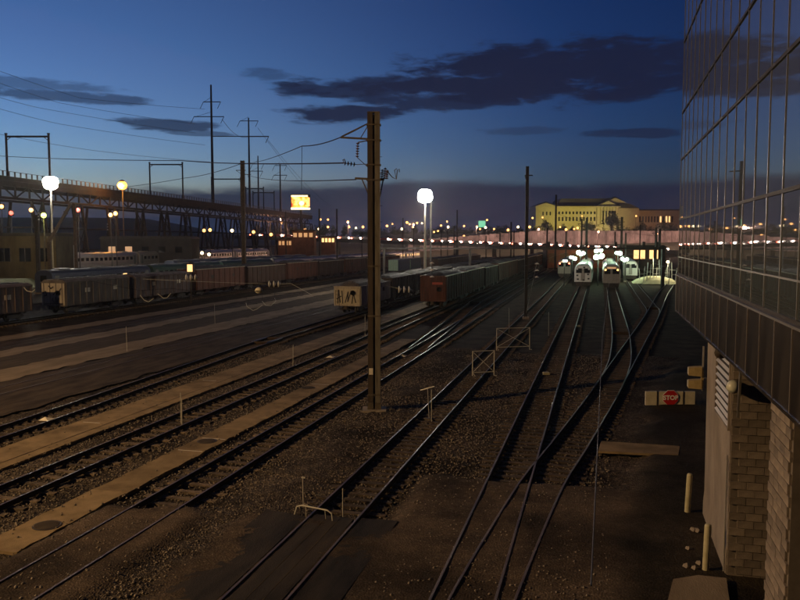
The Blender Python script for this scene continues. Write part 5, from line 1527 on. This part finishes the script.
# ================================================================ trees
def tree_mesh(seed, H=10.0, spread=3.8, slim=1.0):
    rr = random.Random(seed); t = MB(); c = MB()
    t.cyl((0, 0, -1.5), (rr.uniform(-.2, .2), 0, H * .45), .32, .2, 7)
    clumps = []
    for k in range(14):
        a = rr.uniform(0, 6.28); z0 = H * rr.uniform(.12, .4); l = spread * rr.uniform(.35, .85); z1 = z0 + H * rr.uniform(.08, .42)
        e = Vector((math.cos(a) * l * slim, math.sin(a) * l * slim, z1)); t.cyl((0, 0, z0), e, .12, .04, 5); clumps.append((e, spread * rr.uniform(.35, .6)))
    clumps.append((Vector((0, 0, H * .82)), spread * .5))
    for cc, rad in clumps:
        for q in range(70):
            d = Vector((rr.gauss(0, 1), rr.gauss(0, 1), rr.gauss(0, .8))).normalized() * rad * rr.uniform(.35, 1.05)
            p = cc + d; s_ = rr.uniform(.22, .5)
            u = Vector((rr.gauss(0, 1), rr.gauss(0, 1), rr.gauss(0, 1))).normalized(); w = u.orthogonal().normalized()
            c.add([p - u * s_, p + w * s_ * .6, p + u * s_, p - w * s_ * .6], [(0, 1, 2, 3)])
    return t, c


TM = []
for k in range(5):
    t, c = tree_mesh(40 + k, 10, 3.8 if k < 3 else 3.0, 1.0 if k < 3 else .75)
    a = t.build('trunk', M['bark']); bb_ = c.build('crown', M['leaf']); TM.append((a.data, bb_.data)); bpy.data.objects.remove(a); bpy.data.objects.remove(bb_)


def tree(p, s_, label, group, k=None):
    r = empty('tree', p, random.uniform(0, 6.28), label, 'tree', group); r.scale = (s_, s_, s_ * random.uniform(.9, 1.15))
    a, c = TM[k if k is not None else random.randrange(5)]; inst('trunk', a, r); inst('crown', c, r); return r


MT = 'trees before the museum'
for x, y, D, s_, lb in ((545, 231, 880, 1.55, 'dark round tree below the left museum pavilion'), (549, 232, 860, 1.3, 'dark tree just right of the left pavilion'), (563, 231, 900, 1.2, 'small dark tree at the left end of the museum wall'), (586, 231, 890, 1.5, 'dark tree in front of the right part of the museum wall'), (591, 231, 880, 1.4, 'dark tree left of the museum columns'), (611, 231, 840, 2.5, 'tall dark tree standing before the museum columns'), (612.5, 231, 845, 2.3, 'second tall dark tree before the museum columns')):
    p = at(x, y, D); tree((p.x, p.y, p.z - 2), s_, lb, MT)
i = 0
for x in list(np.arange(424, 534, 5.2)) + list(np.arange(536, 680, 4.6)):
    D = random.uniform(600, 780); p = at(x + random.uniform(-2, 2), 234, D); s_ = random.uniform(.75, 1.15) * (1.25 if 640 < x < 676 else .95)
    i += 1; tree((p.x, p.y, p.z - 3.0), s_, f'dark tree at the foot of the museum hill, {nth(i - 1)} from the left', 'tree belt at the foot of the museum hill')
i = 0
for x in np.arange(256, 424, 6.5):
    i += 1
    D = random.uniform(560, 820); p = at(x + random.uniform(-3, 3), 236, D); s_ = random.uniform(.8, 1.35)
    tree((p.x, p.y, p.z - 2.0), s_, f'dark tree behind the left part of the expressway, {nth(i - 1)} from the left', 'trees behind the left part of the expressway')

# ================================================================ street lamps on the far bank
SLP = [(281.5, 222.7), (305, 229), (319, 229), (320.5, 219.5), (328, 219.6), (328, 227), (349, 227), (356, 228), (363, 227), (369, 225), (387, 226), (392.5, 224), (402, 229), (407, 222.5), (409.5, 224.3), (413, 227), (417, 223), (422, 223.3), (434, 232), (438, 231), (441, 225.5), (447, 221.5), (448, 227), (464, 226), (464, 236), (480, 229), (484, 224), (485.5, 227.5), (487, 220), (494, 229), (508, 230), (512, 237), (518, 227), (529.5, 227), (532.5, 218), (542.5, 217.5), (545, 234.5), (541, 234.8), (549, 234.6), (560, 227), (566, 229.5), (574, 229), (577.5, 228), (574, 238), (582, 216), (634, 233), (636, 216), (645, 232), (649, 240), (657, 232)]
for i, (x, y) in enumerate(sorted(SLP)):
    D = 470 + (i * 37) % 110 if y > 221 else 620 + (i * 29) % 60
    q = at(x, y, D); r = empty('street_lamp', (q.x, q.y, q.z - 9), YAW, f'glowing street lamp along the far bank, {nth(i)} from the left', 'street lamp', 'street lamps along the far bank')
    b = MB(); b.cyl((0, .1, -6), (0, .1, 9.2), .14, .09, 6); b.build('pole', M['black_steel'], r)
    b = MB(); b.sphere((0, -.3, 9), random.uniform(.5, .9), 8, 6); b.build('lamp_head', M['street_white'] if i % 5 == 2 else M['street'], r)
    b = MB(); b.bar((0, .1, 9.3), (0, -1.1, 9.7), .1, .1); b.build('bracket', M['black_steel'], r)
for i, t in enumerate((.08, .2, .32, .44, .56, .68, .80, .9)):
    p = HA + (HB - HA) * t + hn * 10.5
    r = empty('road_lamp', (p.x, p.y, hz(t) - .5), YAW, f'tall lamp standard on the expressway, {ORD[i]} from the left', 'street lamp', 'lamp standards on the expressway')
    b = MB(); b.cyl((0, 0, -2), (0, 0, 9.6), .16, .1, 6); b.build('pole', M['black_steel'], r)
    b = MB(); b.bar((0, 0, 9.5), (0, -2.4, 10), .1, .1); b.build('bracket', M['black_steel'], r)
    b = MB(); b.sphere((0, -2.5, 9.9), .55, 8, 6); b.build('lamp_head', M['street'], r)
    lamp('lamp_light', (0, -2.6, 8.8), (1.0, .54, .38), 14000, .5, r)
q = at(482, 224, 520)
r = empty('road_sign', (q.x, q.y, 0), YAW, 'small lit green road sign above the far road', 'sign')
b = MB(); b.box((0, 0, q.z), (4.6, .2, 4.2)); b.build('panel', M['green_sign'], r)
b = MB(); b.cyl((0, .4, 0), (0, .4, q.z + 2), .2, .2, 6); b.build('post', M['black_steel'], r)
# shops behind the billboard
for i, (x, y, w, h, c_) in enumerate(((303, 236, 22, 10, 'lit_pane_dim'), (285, 244, 14, 9, 'lit_pane_dim'), (328, 241, 14, 8, 'lit_pane'))):
    D = 300 + i * 8; q = at(x, y, D); S_ = D / F
    r = empty('roadside_building', (q.x, q.y, 0), YAW, ['low orange lit building below the billboard', 'small orange lit kiosk left of the billboard pole', 'pale lit garage right of the billboard'][i], 'building')
    b = MB(); b.box((0, 4, (q.z + h * S_ / 2) / 2), (w * S_, 8, q.z + h * S_ / 2)); b.build('wall', M['brick'], r)
    b = MB(); b.box((0, 3.6, q.z + h * S_ / 2 + .2), (w * S_ + 1, 9, .5)); b.build('roof', M['dark_shed'], r)
    for k in range(4):
        b = MB(); b.box(((-.36 + .24 * k) * w * S_, -.05, q.z + h * S_ * .1), (.16 * w * S_, .1, 1.6)); b.build('window', M[c_], r)
    lamp('lamp_light', (0, -5, q.z + 2), (1.0, .45, .12), 260, .4, r)

# ================================================================ overhead wires
def wire(pts, rad, label, sag=0.0, m='wire', n=14):
    P = [Vector(p) for p in pts]; out = []
    for a, c in zip(P[:-1], P[1:]):
        for k in range(n):
            t = k / n; q = a.lerp(c, t); q.z -= sag * 4 * t * (1 - t); out.append(q)
    out.append(P[-1])
    b = MB(); b.tube(out, rad, 4, 0); o = b.build('overhead_wire', M[m]); tag(o, label, 'wire', 'overhead wires of the yard'); return o


TOPM = Vector((-10.97, 37.45, 0)) - _rt * .3
wire([TOPM + Vector((0, 0, zpx(125.5))), at(302, 146, 60), at(248, 163, 148)], .035, 'span wire sloping left from the top of the tall mast', .3)
wire([at(240, 164, 149), at(185, 178, 190), at(90, 190, 230)], .06, 'span wire running on from the dark mast towards the viaduct', .4)
wire([at(302, 146.5, 60), at(301.5, 190, 62)], .02, 'short vertical dropper hanging from the sloping span wire')
wire([TOPM + _rt * (xpx(345) + .3) + Vector((0, 0, zpx(164))), at(180, 160.5, 75), at(0, 156, 105), at(-80, 154, 120)], .035, 'long level span wire from the tall mast to the left edge', .15)
wire([at(356, 179.5, 39), at(245, 174, 150)], .03, 'lower span wire from the tall mast arm to the dark mast', .5)
for k, (x0, y0, x1, y1, x2, y2) in enumerate(((-30, 72, 60, 103, 195, 124), (-30, 88, 40, 108, 196, 133), (-30, 100, 60, 124, 205, 145), (-30, 60, 80, 98, 205, 109), (-30, 128, 90, 150, 210, 162))):
    wire([at(x0, y0, 200), at(x1, y1, 250), at(x2, y2, 298)], .05, f'{["topmost", "second highest", "middle", "second lowest", "lowest"][k]} power line from the upper left to the tallest pylon', .3)
wire([at(222, 119, 300), at(250, 136, 365)], .1, 'sagging power line between the two tall pylons', 3)
for k, (xa, ya, xb, yb) in enumerate(((268, 140, 330, 205), (258, 128, 320, 202))):
    wire([at(xa, ya, 372), at(xb, yb, 700)], .09, f'power line running from the second pylon into the distance, {"lower" if k == 0 else "upper"} one', 3)
# contact wires over the tracks
wire([Vector((-.02, 6, 6.0)), Vector((.1, 22, 6.0)), Vector((.55, 50, 6.0)), Vector((1.9, 80, 6.0)), Vector((2.0, 142, 6.0))], .008, 'thin contact wire hanging above the turnout right of the tracks', 0.05, 'wire')
for k, x in enumerate((-3.0, -7.8, 6.4)):
    wire([Vector((x, 80, 6.1)), Vector((x, 110, 6.1)), Vector((x, 142, 6.1)), Vector((x, 200, 6.1))], .02, ['contact wire above the straight track to the white train', 'contact wire above the near track', 'contact wire above the short joining track'][k], .15)
wire([at(556, 213, 230), at(655, 236, 180)], .03, 'thin wire sagging between the far masts before the pink wall', 1.0)


def insulator_string(px_, py_, D, n, horizontal, label):
    q = at(px_, py_, D); r = empty('insulator_string', q, YAW, label, 'insulator', 'pale insulator strings')
    e = Vector((.5, 0, 0)) if horizontal else Vector((0, 0, .62)); f = 1.0 if D < 60 else 1.6
    for k in range(n):
        c = e * ((k - (n - 1) / 2) / n * 1.6) * f
        b = MB(); rot = Matrix.Rotation(R(90), 3, 'Y') if horizontal else Matrix.Identity(3)
        b.lathe([(.03, .1), (.10, .06), (.19, 0), (.17, -.03), (.03, -.02)], c, 10, M=rot * f if False else rot); b.build('disc', M['porcelain'], r, smooth=True)
    b = MB(); b.cyl(-e * .9 * f, e * .9 * f, .022, .022, 6); b.build('rod', M['wire'], r)
    return r


insulator_string(274, 284, 44, 3, True, 'pale three disc insulator in the wire above the brown hoppers')
insulator_string(404, 289.5, 42, 3, True, 'pale three disc insulator in the wire right of the tall mast')
insulator_string(191, 277.5, 46, 3, True, 'pale three disc insulator below the lit cabinet')
insulator_string(432, 270, 60, 3, False, 'white three disc insulator above the first red brown hopper')
insulator_string(537, 270.5, 62, 3, False, 'white three disc insulator left of the lit trains')
insulator_string(38.5, 216.5, 127.4, 3, False, 'white insulator stack on the short mast near the left edge')
insulator_string(107.5, 227, 150, 3, False, 'white insulator stack below the amber signal lamp')
wire([at(143, 279, 44), at(271, 284, 44)], .008, 'thin pale wire leading to the insulator above the brown hoppers', .02, 'wire_pale')
wire([at(278, 284, 44), at(291, 283.5, 43.5), at(312, 295, 42)], .008, 'pale bent wire right of the insulator above the pavement', .0, 'wire_pale')
wire([at(385, 285, 42), at(402, 289, 42)], .008, 'thin pale wire leading to the insulator right of the mast', .02, 'wire_pale')
wire([at(525, 319, 86.5), at(537, 262, 62)], .01, 'thin stay wire below the insulator left of the lit trains', .0, 'wire_pale')


def hex_loop(pts, D, label):
    q = at(pts[0][0], pts[0][1], D); r = empty('catenary_skid', q, 0, label, 'catenary skid', 'hexagonal catenary skids over the paved track')
    P = [at(x, y, D) - q for x, y in pts]
    b = MB(); b.tube(P, .012, 6); b.build('skid_loop', M['wire_pale'], r)
    for e_ in (P[0], P[-1]):
        b = MB(); b.tube([e_, e_ + Vector((0, .05, .35))], .008, 5); b.build('hanger', M['wire'], r)


hex_loop([(246, 303), (247, 306.5), (253, 310.5), (257, 309), (262.5, 305)], 42, 'left hexagonal wire skid hanging above the paved strip')
hex_loop([(262, 301), (266, 305.5), (271, 305.5), (276, 301), (274.5, 298)], 42, 'right hexagonal wire skid hanging above the paved strip')
hex_loop([(140, 295), (144, 300), (148.5, 302), (153.5, 298.5)], 40, 'left hexagonal wire skid in front of the mauve hopper')
hex_loop([(157.5, 293.5), (163.5, 298.3), (167, 297.8), (171, 293)], 40, 'right hexagonal wire skid in front of the mauve hopper')
hex_loop([(24, 287.5), (27, 291), (32, 292), (35, 289.5)], 40, 'small wire skid in front of the graffiti hopper')
wire([at(90, 281, 38.5), at(140, 290.5, 40), at(171, 288.5, 40.4), at(246, 296.5, 42), at(276, 293.5, 42.4), at(330, 291, 44)], .010, 'thin dark wire carrying the hexagonal skids above the paved strip', .0, 'wire')
q = at(259, 290.5, 42)
r = empty('pulley_weight', q, YAW, 'round pale pulley hanging above the hexagonal skids', 'pulley')
b = MB(); b.sphere((0, 0, 0), .22, 12, 8, sz=.8); b.build('wheel', M['cream'], r, smooth=True)
b = MB(); b.box((0, -.2, -.02), (.3, .05, .06)); b.build('band', M['bogie'], r)
b = MB(); b.cyl((0, 0, .15), (0, 0, .5), .015, .015, 5); b.build('hanger', M['wire'], r)

# ================================================================ added thin haze: stands in for the lens glow round the lamps
HAZE = 0.00016
hzb = MB(); hzb.box((0, 1550, 44.0), (5300, 4250, 92))
hm = bpy.data.materials.new('lamp_glow_haze'); hm.use_nodes = True
nt = hm.node_tree; nt.nodes.clear()
ho = nt.nodes.new('ShaderNodeOutputMaterial'); hv = nt.nodes.new('ShaderNodeVolumePrincipled')
hv.inputs['Color'].default_value = (.92, .93, .95, 1); hv.inputs['Density'].default_value = HAZE; hv.inputs['Anisotropy'].default_value = .82
nt.links.new(hv.outputs[0], ho.inputs['Volume'])
tag(hzb.build('haze', hm), 'thin haze added over the yard to give the lamps halos', 'haze', kind='stuff')
